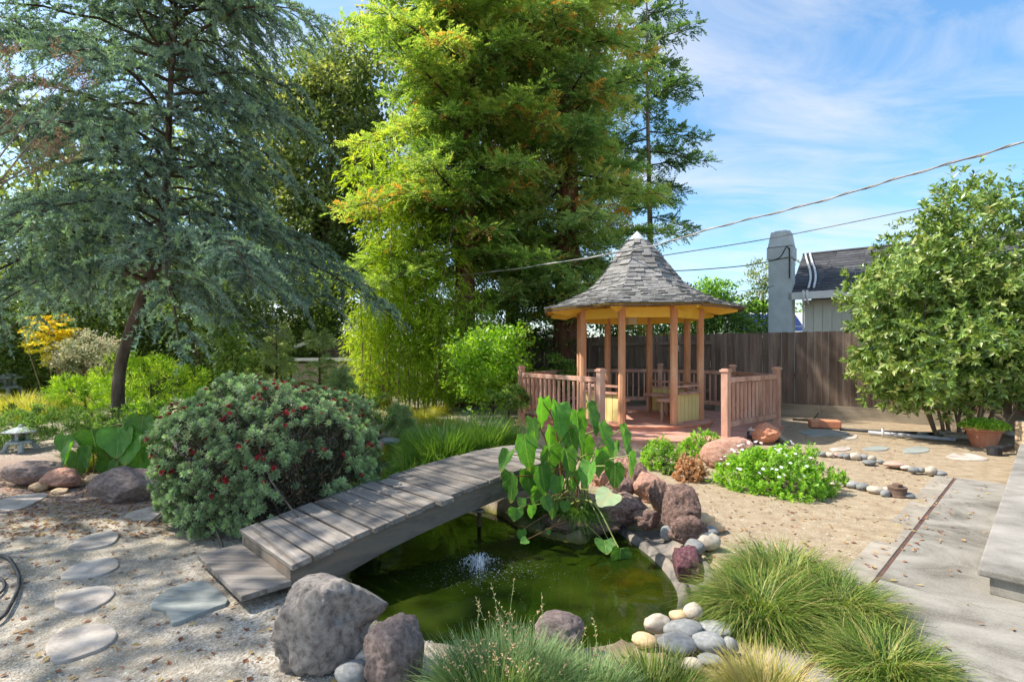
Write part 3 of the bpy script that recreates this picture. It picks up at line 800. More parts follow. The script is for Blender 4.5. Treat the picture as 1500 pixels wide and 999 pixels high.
cob(1048, 780, 26, 16, 'pebble_tan', 52, 'small orange cobble behind the fescue')
cob(1041, 784, 26, 14, 'pebble_grey', 53, 'flat grey cobble between the tan and cream cobbles')
cob(1036, 806, 38, 28, 'pebble_cream', 54, 'cream and grey cobble right of the reddish brown rock')
cob(978, 792, 22, 22, 'pebble_grey', 55, 'blue grey round cobble sitting on the wet rim', z0=-.08)
cob(1018, 812, 30, 22, 'pebble_grey', 56, 'grey cobble above the maroon rock')
cob(995, 913, 28, 20, 'pebble_tan', 57, 'orange cobble at the low end of the wet rim', z0=-.02)
cob(962, 926, 40, 27, 'pebble_cream', 58, 'cream oval cobble nearest the green water', z0=-.03)
cob(1016, 908, 32, 24, 'pebble_cream', 59, 'pale upright cobble behind the orange one')
cob(1001, 938, 56, 32, 'pebble_grey', 60, 'wide blue grey cobble in front of the orange one')
cob(992, 958, 60, 32, 'pebble_grey', 61, 'long slate grey cobble lowest on the left of the heap')
cob(1038, 958, 48, 32, 'pebble_grey', 62, 'biggest pale grey cobble in the middle of the heap')
cob(1048, 932, 50, 24, 'pebble_grey', 63, 'grey cobble at the back of the heap by the fescue')
cob(1069, 958, 22, 26, 'pebble_grey', 64, 'small dark cobble at the right end of the heap')
cob(943, 948, 36, 22, 'pebble_tan', 65, 'beige cobble half covered by grass at the water edge')
cob(1040, 974, 36, 18, 'pebble_grey', 66, 'grey cobble in the grass below the biggest pale one')
cob(1015, 985, 34, 22, 'pebble_cream', 67, 'buff cobble peeking out of the foreground grass')
cob(437, 864, 22, 23, 'pebble_pink', 68, 'small round pinkish cobble at the corner of the bridge step', grp=None, depth=1)
cob(516, 1004, 52, 36, 'pebble_grey', 69, 'grey cobble at the picture foot below the big boulder', grp=None)
cob(541, 985, 42, 34, 'pebble_cream', 70, 'pale buff cobble wedged between the two front boulders', grp=None)
cob(571, 951, 20, 18, 'pebble_grey', 71, 'small blue cobble in the gap between front boulders', z0=.03, grp=None)
cob(556, 955, 22, 14, 'pebble_grey', 72, 'small green grey cobble against the big boulder', z0=.03, grp=None)
cob(549, 662, 26, 16, 'rock_rose', 73, 'pinkish edging stone at the far end of the pond', z0=-.02, grp='stones edging the far pond')
cob(572, 652, 30, 12, 'pebble_grey', 74, 'grey edging stone at the far end of the pond', z0=-.02, grp='stones edging the far pond')
# lines of pebbles in the dirt
row1 = [(1172, 667, 14, 7, 'pebble_pink'), (1187, 668, 14, 9, 'pebble_pink'), (1204, 669, 14, 8, 'pebble_grey'), (1216, 670, 12, 8, 'pebble_cream'), (1226, 670, 10, 7, 'pebble_pink'), (1233, 671, 12, 8, 'pebble_grey'), (1241, 673, 12, 9, 'pebble_grey'), (1253, 674, 15, 11, 'pebble_cream'),
        (1266, 674, 14, 9, 'pebble_grey'), (1278, 676, 12, 9, 'pebble_cream'), (1273, 681, 20, 8, 'pebble_grey'), (1289, 679, 10, 6, 'pebble_grey'), (1310, 685, 28, 9, 'pebble_pink'), (1327, 688, 16, 7, 'pebble_cream'), (1338, 693, 16, 10, 'pebble_grey'), (1348, 693, 14, 9, 'pebble_grey'), (1364, 696, 17, 13, 'pebble_cream'), (1378, 697, 16, 8, 'pebble_grey')]
ORD = ['leftmost', 'second', 'third', 'fourth', 'fifth', 'sixth', 'seventh', 'eighth', 'ninth', 'tenth', 'eleventh', 'twelfth', 'thirteenth', 'fourteenth', 'fifteenth', 'sixteenth', 'seventeenth', 'last']
def nth(k, n): return ORD[-1] if k == n - 1 else ORD[k] + (' from the left' if k else '')
lab = {'pebble_pink': 'smooth pinkish pebble', 'pebble_grey': 'smooth grey pebble', 'pebble_cream': 'smooth cream pebble', 'pebble_tan': 'smooth tan pebble'}
row1.sort()
for k, (cx, by, w, h, mt) in enumerate(row1):
    cob(cx, by, w, h, mt, 100 + k, lab[mt] + ', ' + nth(k, 18) + ' in the long row across the dirt', grp='pebbles in the long row across the dirt', name='pebble')
row2 = [(1226, 713, 22, 10, 'pebble_cream'), (1250, 716, 20, 12, 'pebble_grey'), (1264, 719, 20, 12, 'pebble_grey'), (1283, 724, 26, 13, 'pebble_cream'), (1297, 728, 15, 11, 'pebble_grey'), (1298, 722, 12, 9, 'pebble_cream'), (1330, 730, 18, 9, 'pebble_grey')]
row2.sort()
for k, (cx, by, w, h, mt) in enumerate(row2):
    cob(cx, by, w, h, mt, 130 + k, lab[mt] + ', ' + nth(k, 7) + ' in the short row by the drain cap', grp='pebbles in the short row by the drain', name='pebble')
row3 = [(1382, 640, 24, 12, 'pebble_cream'), (1400, 645, 30, 12, 'pebble_cream'), (1352, 641, 16, 9, 'pebble_grey'), (1480, 640, 22, 10, 'pebble_cream')]
for k, (cx, by, w, h, mt) in enumerate(row3):
    cob(cx, by, w, h, mt, 150 + k, lab[mt] + (', left of the flower pot', ', touching the flower pot', ' under the big shrub stems', ' right of the flower pot')[k], grp='stones at the foot of the big shrub', name='pebble')

# flat stones: outline in photograph pixels laid on the ground
def slab(name, label, cat, pix, mat, t=.016, group=None, z=0.0, n=5, bevw=.006):
    pts = np.array([G(a, b, z + t)[:2] for a, b in pix])
    Q = np.vstack([pts, pts[:1]])
    dense = []
    cm = catmull(np.vstack([pts[-1:], pts, pts[:1]]), n)
    per = cm[n:-1]
    k = len(per)
    rr = np.random.default_rng(len(label) + int(pix[0][0]))
    jit = 1 + rr.normal(0, .006, k)
    c = per.mean(0)
    per = c + (per - c) * jit[:, None]
    zz = gzat(*c)
    if (per[0, 0] * (per[1, 1]) ) is None: pass
    area = .5 * np.sum(per[:, 0] * np.roll(per[:, 1], -1) - np.roll(per[:, 0], -1) * per[:, 1])
    if area < 0: per = per[::-1]
    top = np.column_stack([per, np.full(k, zz + t)]); bot = np.column_stack([c + (per - c) * 1.01, np.full(k, zz - .03)])
    mb = MB()
    mb.addpoly(np.vstack([top, bot]), [list(range(k))] + [[i, i + k, (i + 1) % k + k, (i + 1) % k] for i in range(k)])
    o = mb.build(name, M[mat]); bev(o, bevw, 2)
    return tagged(o, label, cat, group)
SG = 'pale stepping stones across the gravel'
slab('stepping_stone', 'pale stepping stone partly under the flowering bush, farthest of the row', 'stepping stone', [(183, 757), (200, 748), (225, 744), (240, 748), (232, 760), (200, 762)], 'flagstone', group=SG)
slab('stepping_stone', 'pointed pale stepping stone second from the flowering bush', 'stepping stone', [(99, 803), (122, 786), (150, 779), (173, 780), (165, 795), (125, 804)], 'flagstone', group=SG)
slab('stepping_stone', 'pale stepping stone between the pointed one and the oval pair', 'stepping stone', [(90, 847), (105, 828), (140, 819), (168, 817), (172, 830), (140, 843)], 'flagstone', group=SG)
slab('stepping_stone', 'oval pale stepping stone left of the grey slate', 'stepping stone', [(81, 887), (88, 870), (120, 860), (155, 856), (168, 866), (150, 883), (115, 895)], 'flagstone', group=SG)
slab('stepping_stone', 'largest pale oval stepping stone nearest the viewer but one', 'stepping stone', [(67, 955), (75, 932), (105, 918), (155, 912), (171, 926), (155, 945), (110, 962), (80, 967)], 'flagstone', group=SG)
slab('stepping_stone', 'pale stepping stone cut by the bottom edge of the picture', 'stepping stone', [(122, 1003), (135, 993), (160, 991), (178, 996), (180, 1010), (140, 1018)], 'flagstone', group=SG)
slab('slate_slab', 'grey green slate slab with broken corner before the bridge step', 'slate', [(222, 888), (225, 875), (255, 857), (300, 849), (334, 876), (315, 887), (260, 909), (250, 908), (243, 892)], 'slate', n=2, t=.025)
slab('stone_slab', 'pale sandy slab in the red mulch at the left edge', 'stone slab', [(-10, 742), (0, 731), (30, 723), (70, 722), (55, 733), (20, 746)], 'flagstone', t=.015)
SF = 'flat paving stones sunk in the dirt before the fence'
for k, (pix, lb) in enumerate([
    ([(1168, 632), (1200, 628), (1240, 632), (1235, 637), (1190, 638)], 'grey flat paving stone beside the terracotta slab in shade'),
    ([(1232, 639), (1255, 637), (1252, 642), (1235, 642)], 'small pale flat stone right of the shaded paving'),
    ([(1215, 657), (1240, 653), (1245, 658), (1222, 660)], 'flat paving stone left in the sunny row in the dirt'),
    ([(1262, 656), (1285, 652), (1302, 655), (1292, 659), (1268, 658)], 'bluish flat paving stone in the middle of the sunny row'),
    ([(1322, 657), (1350, 653), (1362, 659), (1345, 663), (1325, 662)], 'flat paving stone right in the sunny row'),
    ([(1385, 668), (1405, 662), (1440, 668), (1445, 673), (1400, 672)], 'buff flat paving stone nearest the flower pot')]):
    slab('paving_stone', lb, 'paving stone', pix, 'slate' if k in (0, 3, 4) else 'flagstone', t=.012, group=SF)

# ------------------------------------------------------------------ concrete path, pavers, step (right)
u = np.array([.725, .689]); v = np.array([.689, -.725])       # along the path, and to its right
J = np.array([2.72, 3.70])                                     # a point of the red joint
def PT(a, b): return J + u * a + v * b
A_END = 3.72
def quadslab(name, a0, a1, b0, b1, z0, z1, mat, parent=None, bw=.006):
    c = [PT(a0, b0), PT(a0, b1), PT(a1, b1), PT(a1, b0)]
    V = [(p[0], p[1], z0) for p in c] + [(p[0], p[1], z1) for p in c]
    mb = MB().add(V, [(0, 1, 2, 3), (4, 7, 6, 5), (0, 4, 5, 1), (1, 5, 6, 2), (2, 6, 7, 3), (3, 7, 4, 0)])
    o = mb.build(name, M[mat], parent)
    if bw: bev(o, bw)
    return o
path = empty('concrete_path', (float(J[0]), float(J[1]), 0), 'grey concrete garden path with a red joint along its paver edge', 'path')
path['kind'] = 'structure'
path.pop('category', None)
def flip(o):
    o.data.flip_normals(); return o
# concrete slabs separated by open joints
flip(quadslab('slab', -.385, A_END, .022, 4.0, -.10, .006, 'concrete', path, .004))
flip(quadslab('slab', -1.22, -.395, .022, 4.0, -.10, .006, 'concrete', path, .004))
flip(quadslab('slab', -4.0, -1.228, .022, 4.0, -.10, .006, 'concrete', path, .004))
flip(quadslab('joint', -4.0, A_END - .01, -.004, .024, -.10, -.001, 'gap_dark', path, 0))
a = -4.0
while a < A_END - .05:
    L_ = .40
    flip(quadslab('paver', a + .003, min(a + L_ - .003, A_END), -.185, -.006, -.08, .005 + random.uniform(-.001, .002), 'paver', path, .005))
    a += L_
step = empty('concrete_step', (float(PT(.0, .66)[0]), float(PT(.0, .7)[1]), 0), 'grey concrete step with an overhanging lip at the right edge', 'step')
flip(quadslab('riser', -.15, 7, .545, 4.0, .0065, .115, 'concrete', step, .004))
flip(quadslab('tread', -.185, 2.55, .49, 4.0, .115, .165, 'step_stone', step, .012))
flip(quadslab('tread', 2.555, 7, .49, 4.0, .115, .167, 'step_stone', step, .012))
# brick pillar at the right edge
bp_ = G(1506, 668, 0)
pil = empty('brick_pillar', (float(bp_[0]) + .12, float(bp_[1]) + .12, 0), 'low tan brick pillar cut by the right edge of the picture', 'pillar')
bmx = MB().box((0, 0, 0), (.20, .095, .062)).mesh('brick', M['rock_tan'])
for r_ in range(7):
    for c_ in range(2):
        o = link('brick', bmx, pil, world_coords=False)
        if r_ % 2: o.location = (0, -.052 + c_ * .104, .035 + r_ * .07)
        else:
            o.location = (-.052 + c_ * .104, 0, .035 + r_ * .07); o.rotation_euler = (0, 0, R(90))
MB().box((0, 0, .25), (.185, .185, .49)).build('mortar', M['concrete'], pil, world_coords=False)

# ------------------------------------------------------------------ bridge
BO = np.array([-1.364, 3.159]); th = .774
bu = np.array([math.sin(th), math.cos(th)]); bv = np.array([-math.cos(th), math.sin(th)])
BW = .93
def bz(t):
    return .20 + .181 * t - .026 * t * t - .05 * max(0, t - 2.0) ** 2
bridge = empty('garden_bridge', (float(BO[0]), float(BO[1]), 0), 'arched weathered grey plank footbridge over the pond with a low step', 'bridge')
npl = 21; pitch = .1405
plank_me = MB().box((0, 0, 0), (1, .128, .038)).mesh('plank', M['wood_grey'])
for k in range(npl):
    t = (k + .5) * pitch
    z = bz(t)
    sl = math.atan((bz(t + .02) - bz(t - .02)) / .04)
    ln = BW + random.uniform(-.012, .012)
    off = .05 if k == 8 else random.uniform(-.01, .01)
    c = BO + bu * t + bv * (BW / 2 - off)
    x = Vector((bv[0], bv[1], 0)); y = Vector((bu[0] * math.cos(sl), bu[1] * math.cos(sl), math.sin(sl))); zz_ = x.cross(y)
    if zz_.z < 0: x = -x; zz_ = x.cross(y)
    Mx = Matrix((x, y, zz_)).transposed().to_4x4()
    Mx.translation = Vector((c[0], c[1], z - .019))
    o = bpy.data.objects.new('plank', plank_me); COL.objects.link(o)
    o.parent = bridge
    o.matrix_local = Matrix.Translation(bridge.location).inverted() @ Mx @ Matrix.Rotation(random.uniform(-.006, .006), 4, 'Z') @ Matrix.Diagonal((ln, 1.0 + random.uniform(-.03, .02), 1, 1))
    bev(o, .004)
nl = MB()
for k in range(npl):
    t = (k + .5) * pitch
    for sd_ in (.055, BW - .055):
        for dt in (-.03, .03):
            c = BO + bu * (t + dt) + bv * (sd_ + random.uniform(-.006, .006)); z = bz(t + dt)
            nl.lathe((c[0], c[1], z), [(.0045, -.004), (.0045, .0012), (0, .0016)], 6)
nl.build('nail_heads', M['rust'], bridge)['kind'] = 'stuff'
# stringers follow the arch, deepest near the left bank
for side in (0.055, BW - .055):
    ts = np.linspace(.01, npl * pitch - .02, 34)
    topz = np.array([bz(t) - .040 for t in ts])
    depth = .17 + .045 * np.exp(-((ts - .1) / .5) ** 2)
    bot = np.minimum(topz - depth, 9)
    bot = np.maximum(bot, -.05 + .0 * ts) if False else bot
    w = .045
    V = []
    for t, a_, b_ in zip(ts, topz, bot):
        c = BO + bu * t + bv * side
        for sgn in (-1, 1):
            q = c + bv * sgn * w / 2
            V += [(q[0], q[1], b_), (q[0], q[1], a_)]
    F = []
    n_ = len(ts)
    for i in range(n_ - 1):
        b0, b1 = i * 4, i * 4 + 4
        F += [(b0, b1, b1 + 1, b0 + 1), (b0 + 2, b0 + 3, b1 + 3, b1 + 2), (b0 + 1, b1 + 1, b1 + 3, b0 + 3), (b0, b0 + 2, b1 + 2, b1)]
    F += [(0, 1, 3, 2), (n_ * 4 - 4, n_ * 4 - 2, n_ * 4 - 1, n_ * 4 - 3)]
    MB().add(V, F).build('stringer', M['wood_stringer'], bridge)
c = BO + bv * BW / 2 + bu * .035
MB().box((c[0], c[1], .075), (.045, BW - .16, .17), rz=math.atan2(bv[1], bv[0]) - math.pi / 2).build('riser', M['wood_stringer'], bridge)
# low step plank
c = BO - bu * .135 + bv * (BW / 2) + np.array([-.0, -.0])
so = MB().box((c[0], c[1], .085), (.29, .90, .035), rz=math.atan2(bv[1], bv[0]) - math.pi / 2).build('step_plank', M['wood_grey'], bridge); bev(so, .004)
MB().box((c[0] + .04, c[1] + .05, .03), (.16, .62, .072), rz=math.atan2(bv[1], bv[0]) - math.pi / 2).build('step_block', M['wood_stringer'], bridge)

# ------------------------------------------------------------------ gazebo
GC = np.array([2.616, 10.706]); GR = 1.25; GA = .322
FL = .205
def gv(k, r=GR): 
    a = GA + k * math.pi / 4
    return np.array([GC[0] + r * math.sin(a), GC[1] - r * math.cos(a)])
gz_ = empty('gazebo', (GC[0], GC[1], 0), 'octagonal gazebo with yellow eaves, pinkish posts and a flared grey shingle roof', 'gazebo')
# floor drum
mb = MB(); ang = np.linspace(0, 2 * np.pi, 49)[:-1]
ring = np.stack([GC[0] + 1.46 * np.cos(ang), GC[1] + 1.46 * np.sin(ang)], 1)
mb.addpoly(np.vstack([np.column_stack([ring, np.full(48, FL)]), np.column_stack([ring, np.full(48, .02)])]), [list(range(48))] + [[i, i + 48, (i + 1) % 48 + 48, (i + 1) % 48] for i in range(48)])
fo = mb.build('floor', M['deck_paint'], gz_); bev(fo, .012)
mb = MB(); mb.lathe((GC[0], GC[1], 0), [(1.475, FL - .03), (1.49, FL - .018), (1.475, FL + .006), (1.44, FL + .006)], 48)
mb.build('floor_edge', M['terracotta'], gz_, smooth=True)
for k in range(8):
    p = gv(k)
    a = GA + k * math.pi / 4
    mb = MB()
    mb.tube([(p[0], p[1], FL), (p[0], p[1], 2.40)], .072, 8)
    o = mb.build('post', M['paint_post'], gz_); bev(o, .006)
    q0, q1 = gv(k), gv(k + 1)
    # header beam
    mb = MB(); mb.beam((*(q0 * .985 + GC * .015), 2.30), (*(q1 * .985 + GC * .015), 2.30), .05, .19)
    mb.build('header', M['paint_yellow'], gz_)
    # rafter under the hip
    d = unit((gv(k, 1) - GC)[None])[0]
    mb = MB()
    e0 = GC + d * .35; e1 = GC + d * 1.0; e2 = GC + d * 1.93
    pr = [(e1, 2.66, 2.52), (GC + d * 1.25, 2.62, 2.38), (GC + d * 1.6, 2.51, 2.28), (e2, 2.385, 2.33)]
    V = []; nrm = np.array([-d[1], d[0]]) * .022
    for p_, z1, z0 in pr:
        for s in (-1, 1):
            q = p_ + nrm * s; V += [(q[0], q[1], z0), (q[0], q[1], z1)]
    F = []
    for i in range(3):
        b0, b1 = i * 4, i * 4 + 4
        F += [(b0, b1, b1 + 1, b0 + 1), (b0 + 2, b0 + 3, b1 + 3, b1 + 2), (b0 + 1, b1 + 1, b1 + 3, b0 + 3), (b0, b0 + 2, b1 + 2, b1)]
    F += [(0, 1, 3, 2), (12, 14, 15, 13)]
    mb.add(V, F); mb.build('rafter', M['paint_yellow'], gz_)
    # fascia boards
    f0, f1 = gv(k, 2.035), gv(k + 1, 2.035)
    MB().beam((*f0, 2.362), (*f1, 2.377), .022, .026).build('fascia', M['rust'], gz_)
# roof
prof = [(2.06, 2.40), (1.78, 2.49), (1.50, 2.60), (1.22, 2.73), (1.04, 2.84), (.86, 3.02), (.70, 3.22), (.55, 3.43), (.40, 3.63), (.28, 3.78), (.19, 3.88)]
def roof_mesh(dz, mat, name, rr=None, z_in=0):
    mb = MB(); V = []
    for (r, z) in prof:
        for k in range(8):
            p = gv(k, r); V.append((p[0], p[1], z + dz))
    F = []
    for i in range(len(prof) - 1):
        for k in range(8):
            F.append((i * 8 + k, i * 8 + (k + 1) % 8, (i + 1) * 8 + (k + 1) % 8, (i + 1) * 8 + k))
    mb.add(V, F)
    return mb.build(name, mat, gz_)
roof_mesh(-.012, M['paint_yellow'], 'soffit')
roof_o = roof_mesh(.004, M['roof_dark'], 'roof_deck')
# shingles: courses follow the curved profile
pa = np.array(prof); seg = np.hypot(*np.diff(pa, axis=0).T); cum = np.concatenate([[0], np.cumsum(seg)])
def at_len(s_):
    return np.interp(s_, cum, pa[:, 0]), np.interp(s_, cum, pa[:, 1])
shingle_me = MB()
shingle_me.add(np.array([(-.5, 0, 0), (.5, 0, 0), (-.5, 1, .0), (.5, 1, .0), (-.5, 0, 1), (.5, 0, 1), (-.5, 1, .35), (.5, 1, .35)]), [(0, 2, 3, 1), (4, 5, 7, 6), (0, 1, 5, 4), (2, 6, 7, 3), (0, 4, 6, 2), (1, 3, 7, 5)])
shingle_me = shingle_me.mesh('shingle', M['shingle'])
sh = []
s_ = -.02
while s_ < cum[-1] - .03:
    r0, z0 = at_len(max(s_, 0)); exp = .105 if r0 > 1.02 else .118
    r1, z1 = at_len(min(s_ + exp * 1.35, cum[-1]))
    for k in range(8):
        a0, a1 = gv(k, r0), gv(k + 1, r0); b0, b1 = gv(k, r1), gv(k + 1, r1)
        W_ = np.linalg.norm(a1 - a0)
        ux = (a1 - a0) / W_
        x = -W_ / 2 + .0
        while x < W_ / 2 - .02:
            w = random.uniform(.11, .22)
            if W_ / 2 - (x + w) < .08: w = W_ / 2 - x
            wt = np.linalg.norm(b1 - b0)
            m0 = (a0 + a1) / 2 + ux * (x + w / 2); m1 = (b0 + b1) / 2 + ux * (x + w / 2) * 0 + ux * (x + w / 2) * (wt / W_)
            xd = Vector((ux[0], ux[1], 0)); yd = Vector((m1[0] - m0[0], m1[1] - m0[1], z1 - z0)); ln = yd.length
            yd = yd - xd * yd.dot(xd); yd.normalize(); zd = xd.cross(yd)
            th_ = random.choice((.018, .028, .040))
            sg = random.choice((0, .0, .022))
            Mx = Matrix((xd, yd, zd)).transposed().to_4x4()
            Mx.translation = Vector((m0[0], m0[1], z0)) - yd * sg + zd * .006
            Mx = Mx @ Matrix.Rotation(R(-1.0), 4, 'X') @ Matrix.Diagonal((w * .975, ln, th_, 1))
            facing = (zd.x * (0 - m0[0]) + zd.y * (0 - m0[1]) + zd.z * (1.5 - z0))
            sh.append((facing > 0, w * ln, Mx))
            x += w
    s_ += exp
vis = sorted([q for q in sh if q[0]], key=lambda q: -q[1]); hid = [q for q in sh if not q[0]]
random.shuffle(vis)
base = np.array([v_.co for v_ in shingle_me.vertices])
fq = [tuple(p.vertices) for p in shingle_me.polygons]
Lg = Matrix.Translation(gz_.location).inverted()
for q in vis[:300]:
    o = bpy.data.objects.new('shingle', shingle_me); COL.objects.link(o); o.parent = gz_; o.matrix_local = Lg @ q[2]
rest = MB()
for q in vis[300:] + hid:
    m4 = np.array(q[2]); rest.add(base @ m4[:3, :3].T + m4[:3, 3], fq)
if rest.n:
    o = rest.build('shingles', M['shingle'], gz_); o['kind'] = 'stuff'
# hip strip and cap
MB().lathe((GC[0], GC[1], 0), [(.215, 3.84), (.20, 3.87), (.10, 3.99), (.0, 4.09)], 16).build('roof_cap', M['metal_pale'], gz_, smooth=False)
# low walls with cream panels, rails, planter tops and benches
for k in (0, 1, 2, 4, 5, 6):
    q0, q1 = gv(k), gv(k + 1)
    dd = (q1 - q0) / np.linalg.norm(q1 - q0); a0 = q0 + dd * .075; a1 = q1 - dd * .075
    inn = (GC - (q0 + q1) / 2); inn = inn / np.linalg.norm(inn)
    MB().beam((*a0, FL + .02), (*a1, FL + .02), .07, .04).build('sill', M['paint_pink'], gz_)
    MB().beam((*a0, .775), (*a1, .775), .12, .035).build('wall_cap', M['paint_pink'], gz_)
    MB().beam((*a0, .905), (*a1, .905), .06, .04).build('hand_rail', M['paint_pink'], gz_)
    nb = 6
    for j in range(nb):
        c0_ = a0 + (a1 - a0) * (j + .04) / nb; c1_ = a0 + (a1 - a0) * (j + .96) / nb
        MB().beam((*c0_, .50), (*c1_, .50), .03, .52).build('panel_board', M['paint_cream'], gz_)
    # bench
    b0 = q0 + inn * .30 + dd * .16; b1 = q1 + inn * .30 - dd * .16
    o = MB().beam((*b0, .62), (*b1, .62), .36, .06).build('bench_seat', M['paint_pink'], gz_); bev(o, .008)
    for e in (b0 + dd * .08, b1 - dd * .08):
        MB().box((e[0] + inn[0] * .1, e[1] + inn[1] * .1, FL + .19), (.05, .05, .38), rz=math.atan2(dd[1], dd[0])).build('bench_leg', M['paint_pink'], o)
# hanging lamp
lp = GC + np.array([-.12, -.05])
lamp = MB()
lamp.tube([(lp[0], lp[1], 2.60), (lp[0], lp[1], 3.3)], .008, 6)
lamp.box((lp[0], lp[1], 2.12), (.03, .03, .02))
lm_ = lamp.build('lamp_rod', M['pipe_black'], gz_)
MB().lathe((lp[0], lp[1], 0), [(.0, 2.13), (.10, 2.13), (.115, 2.16), (.125, 2.42), (.0, 2.48)], 8).build('lamp_shade', M['lampglass'], gz_)
lamp = MB().tube([(lp[0], lp[1], 2.4), (lp[0], lp[1], 2.7)], .02, 6)

# ------------------------------------------------------------------ deck and railing round the gazebo
dk = empty('garden_deck', (2.6, 11.0, 0), 'painted terracotta coloured deck with pink railings round the gazebo', 'deck')
RP = {'A': (1.52, 8.78), 'B': (.20, 11.0), 'C': (1.5, 14.0), 'D': (4.03, 13.9), 'E': (5.25, 12.2), 'F': (5.2, 10.05), 'H': (3.60, 8.62)}
RP = {k: np.array(v_) for k, v_ in RP.items()}
front = np.array([(1.40, 8.62), (1.75, 8.42), (2.2, 8.27), (2.65, 8.22), (3.1, 8.25), (3.5, 8.40), (3.75, 8.50)])
outl = [(5.32, 9.98), (5.38, 12.26), (4.08, 14.02), (1.42, 14.12), (.06, 11.02)]
ol = np.vstack([catmull(front, 5), outl])
k = len(ol)
mb = MB(); DZ = .12
mb.addpoly(np.vstack([np.column_stack([ol, np.full(k, DZ)]), np.column_stack([ol, np.full(k, DZ - .04)])]), [list(range(k))] + [[i, i + k, (i + 1) % k + k, (i + 1) % k] for i in range(k)])
o = mb.build('deck_floor', M['deck_paint'], dk)
c_ = ol.mean(0); ol2 = c_ + (ol - c_) * .992
mb = MB(); mb.addpoly(np.vstack([np.column_stack([ol2, np.full(k, DZ - .04)]), np.column_stack([ol2, np.full(k, -.05)])]), [[i, i + k, (i + 1) % k + k, (i + 1) % k] for i in range(k)])
mb.build('deck_skirt', M['paint_pink'], dk)
post_me = MB().box((0, 0, .56), (.115, .115, 1.12)).mesh('railing_post', M['paint_pink'])
cap_me = MB().box((0, 0, 1.135), (.15, .15, .035)).box((0, 0, 1.16), (.11, .11, .02)).mesh('post_cap', M['paint_pink'])
bal_me = MB().box((0, 0, 0), (.036, .036, .64)).mesh('baluster', M['paint_pink'])
def rail(p0, p1, sp=.15):
    d = p1 - p0; L_ = np.linalg.norm(d); d = d / L_; rz = math.atan2(d[1], d[0])
    a, b = p0 + d * .06, p1 - d * .06
    o = MB().beam((*a, DZ + .955), (*b, DZ + .955), .05, .085).build('top_rail', M['paint_pink'], dk); bev(o, .005)
    o = MB().beam((*a, DZ + .20), (*b, DZ + .20), .05, .09).build('bottom_rail', M['paint_pink'], dk); bev(o, .005)
    n_ = int((L_ - .12) / sp)
    for i in range(n_):
        q = a + d * (L_ - .12) * (i + .5) / n_
        link('baluster', bal_me, dk, loc=(q[0], q[1], DZ + .575), rot=(0, 0, rz)) if False else None
        o = bpy.data.objects.new('baluster', bal_me); COL.objects.link(o); o.parent = dk
        o.location = (q[0] - 2.6, q[1] - 11.0, DZ + .575); o.rotation_euler = (0, 0, rz)
def rpost(p, rz=0):
    o = bpy.data.objects.new('railing_post', post_me); COL.objects.link(o); o.parent = dk; o.location = (p[0] - 2.6, p[1] - 11.0, DZ - .02); o.rotation_euler = (0, 0, rz)
    bev(o, .006)
    c = bpy.data.objects.new('post_cap', cap_me); COL.objects.link(c); c.parent = o
for a_, b_ in (('B', 'A'), ('B', 'C'), ('C', 'D'), ('D', 'E'), ('E', 'F'), ('F', 'H')):
    rail(RP[a_], RP[b_])
for k_, rz in (('A', -1.04), ('B', -1.04), ('C', .5), ('D', -.6), ('E', 0), ('F', .73), ('H', .73)):
    rpost(RP[k_], rz)

# ------------------------------------------------------------------ fence
F0 = np.array([3.9, 14.75]); fu = np.array([.807, -.59]); fn = np.array([-.59, -.807])
frz = math.atan2(fu[1], fu[0])
fence = empty('board_fence', (F0[0], F0[1], 0), 'tall weathered brown board fence behind the gazebo and shrub', 'fence')
bw = .142
board_me = MB().box((0, 0, .30 + .88), (bw - .006, .018, 1.76)).mesh('board', M['fence_wood'])
board_red = MB().box((0, 0, .30 + .88), (bw - .006, .018, 1.76)).mesh('board', M['fence_board_red'])
s_ = -9.0; i_ = 0
while s_ < 12.3:
    back = s_ < 1.86
    p = F0 + fu * s_ - fn * (0.0 if back else -.05)
    prob = .0 if s_ < 4.2 else (.15 if s_ < 5.6 else .5)
    o = bpy.data.objects.new('board', board_red if random.random() < prob else board_me); COL.objects.link(o); o.parent = fence
    dz_ = random.uniform(-.012, .012) - (.05 if s_ > 4.2 and i_ % 2 else 0) * 0
    o.location = (p[0] - F0[0] + fn[0] * random.uniform(-.006, .006), p[1] - F0[1], dz_); o.rotation_euler = (0, 0, frz + random.uniform(-.012, .012))
    s_ += bw + (0 if i_ % 7 else .003); i_ += 1
for a_, b_ in ((-9, -6.6), (-6.6, -4.2), (-4.2, -1.8), (-1.8, .2), (.2, 1.86)):
    pa_, pb_ = F0 + fu * a_ + fn * .03, F0 + fu * b_ + fn * .03
    for z in (.55, 1.12, 1.83):
        MB().beam((*pa_, z), (*pb_, z), .04, .09).build('fence_rail', M['fence_wood'], fence)
    MB().box((pb_[0] + fn[0] * .03, pb_[1] + fn[1] * .03, 1.02), (.09, .09, 2.04), rz=frz).build('fence_post', M['fence_wood'], fence)
    MB().beam((*pa_, .15), (*pb_, .15), .035, .28).build('kickboard', M['kickboard'], fence)
for a_, b_ in ((1.9, 4.3), (4.31, 6.8), (6.81, 9.3), (9.31, 12.3)):
    pa_, pb_ = F0 + fu * a_ + fn * .085, F0 + fu * b_ + fn * .085
    o = MB().beam((*pa_, .14), (*pb_, .14), .035, .34).build('kickboard', M['kickboard'], fence)
pa_, pb_ = F0 + fu * 1.86 + fn * .02, F0 + fu * 12.3 + fn * .02
MB().beam((*(F0 + fu * 1.86 - fn * .0), 1.0), (*(F0 + fu * 12.3), 1.0), .03, .1).build('fence_rail', M['fence_wood'], fence)

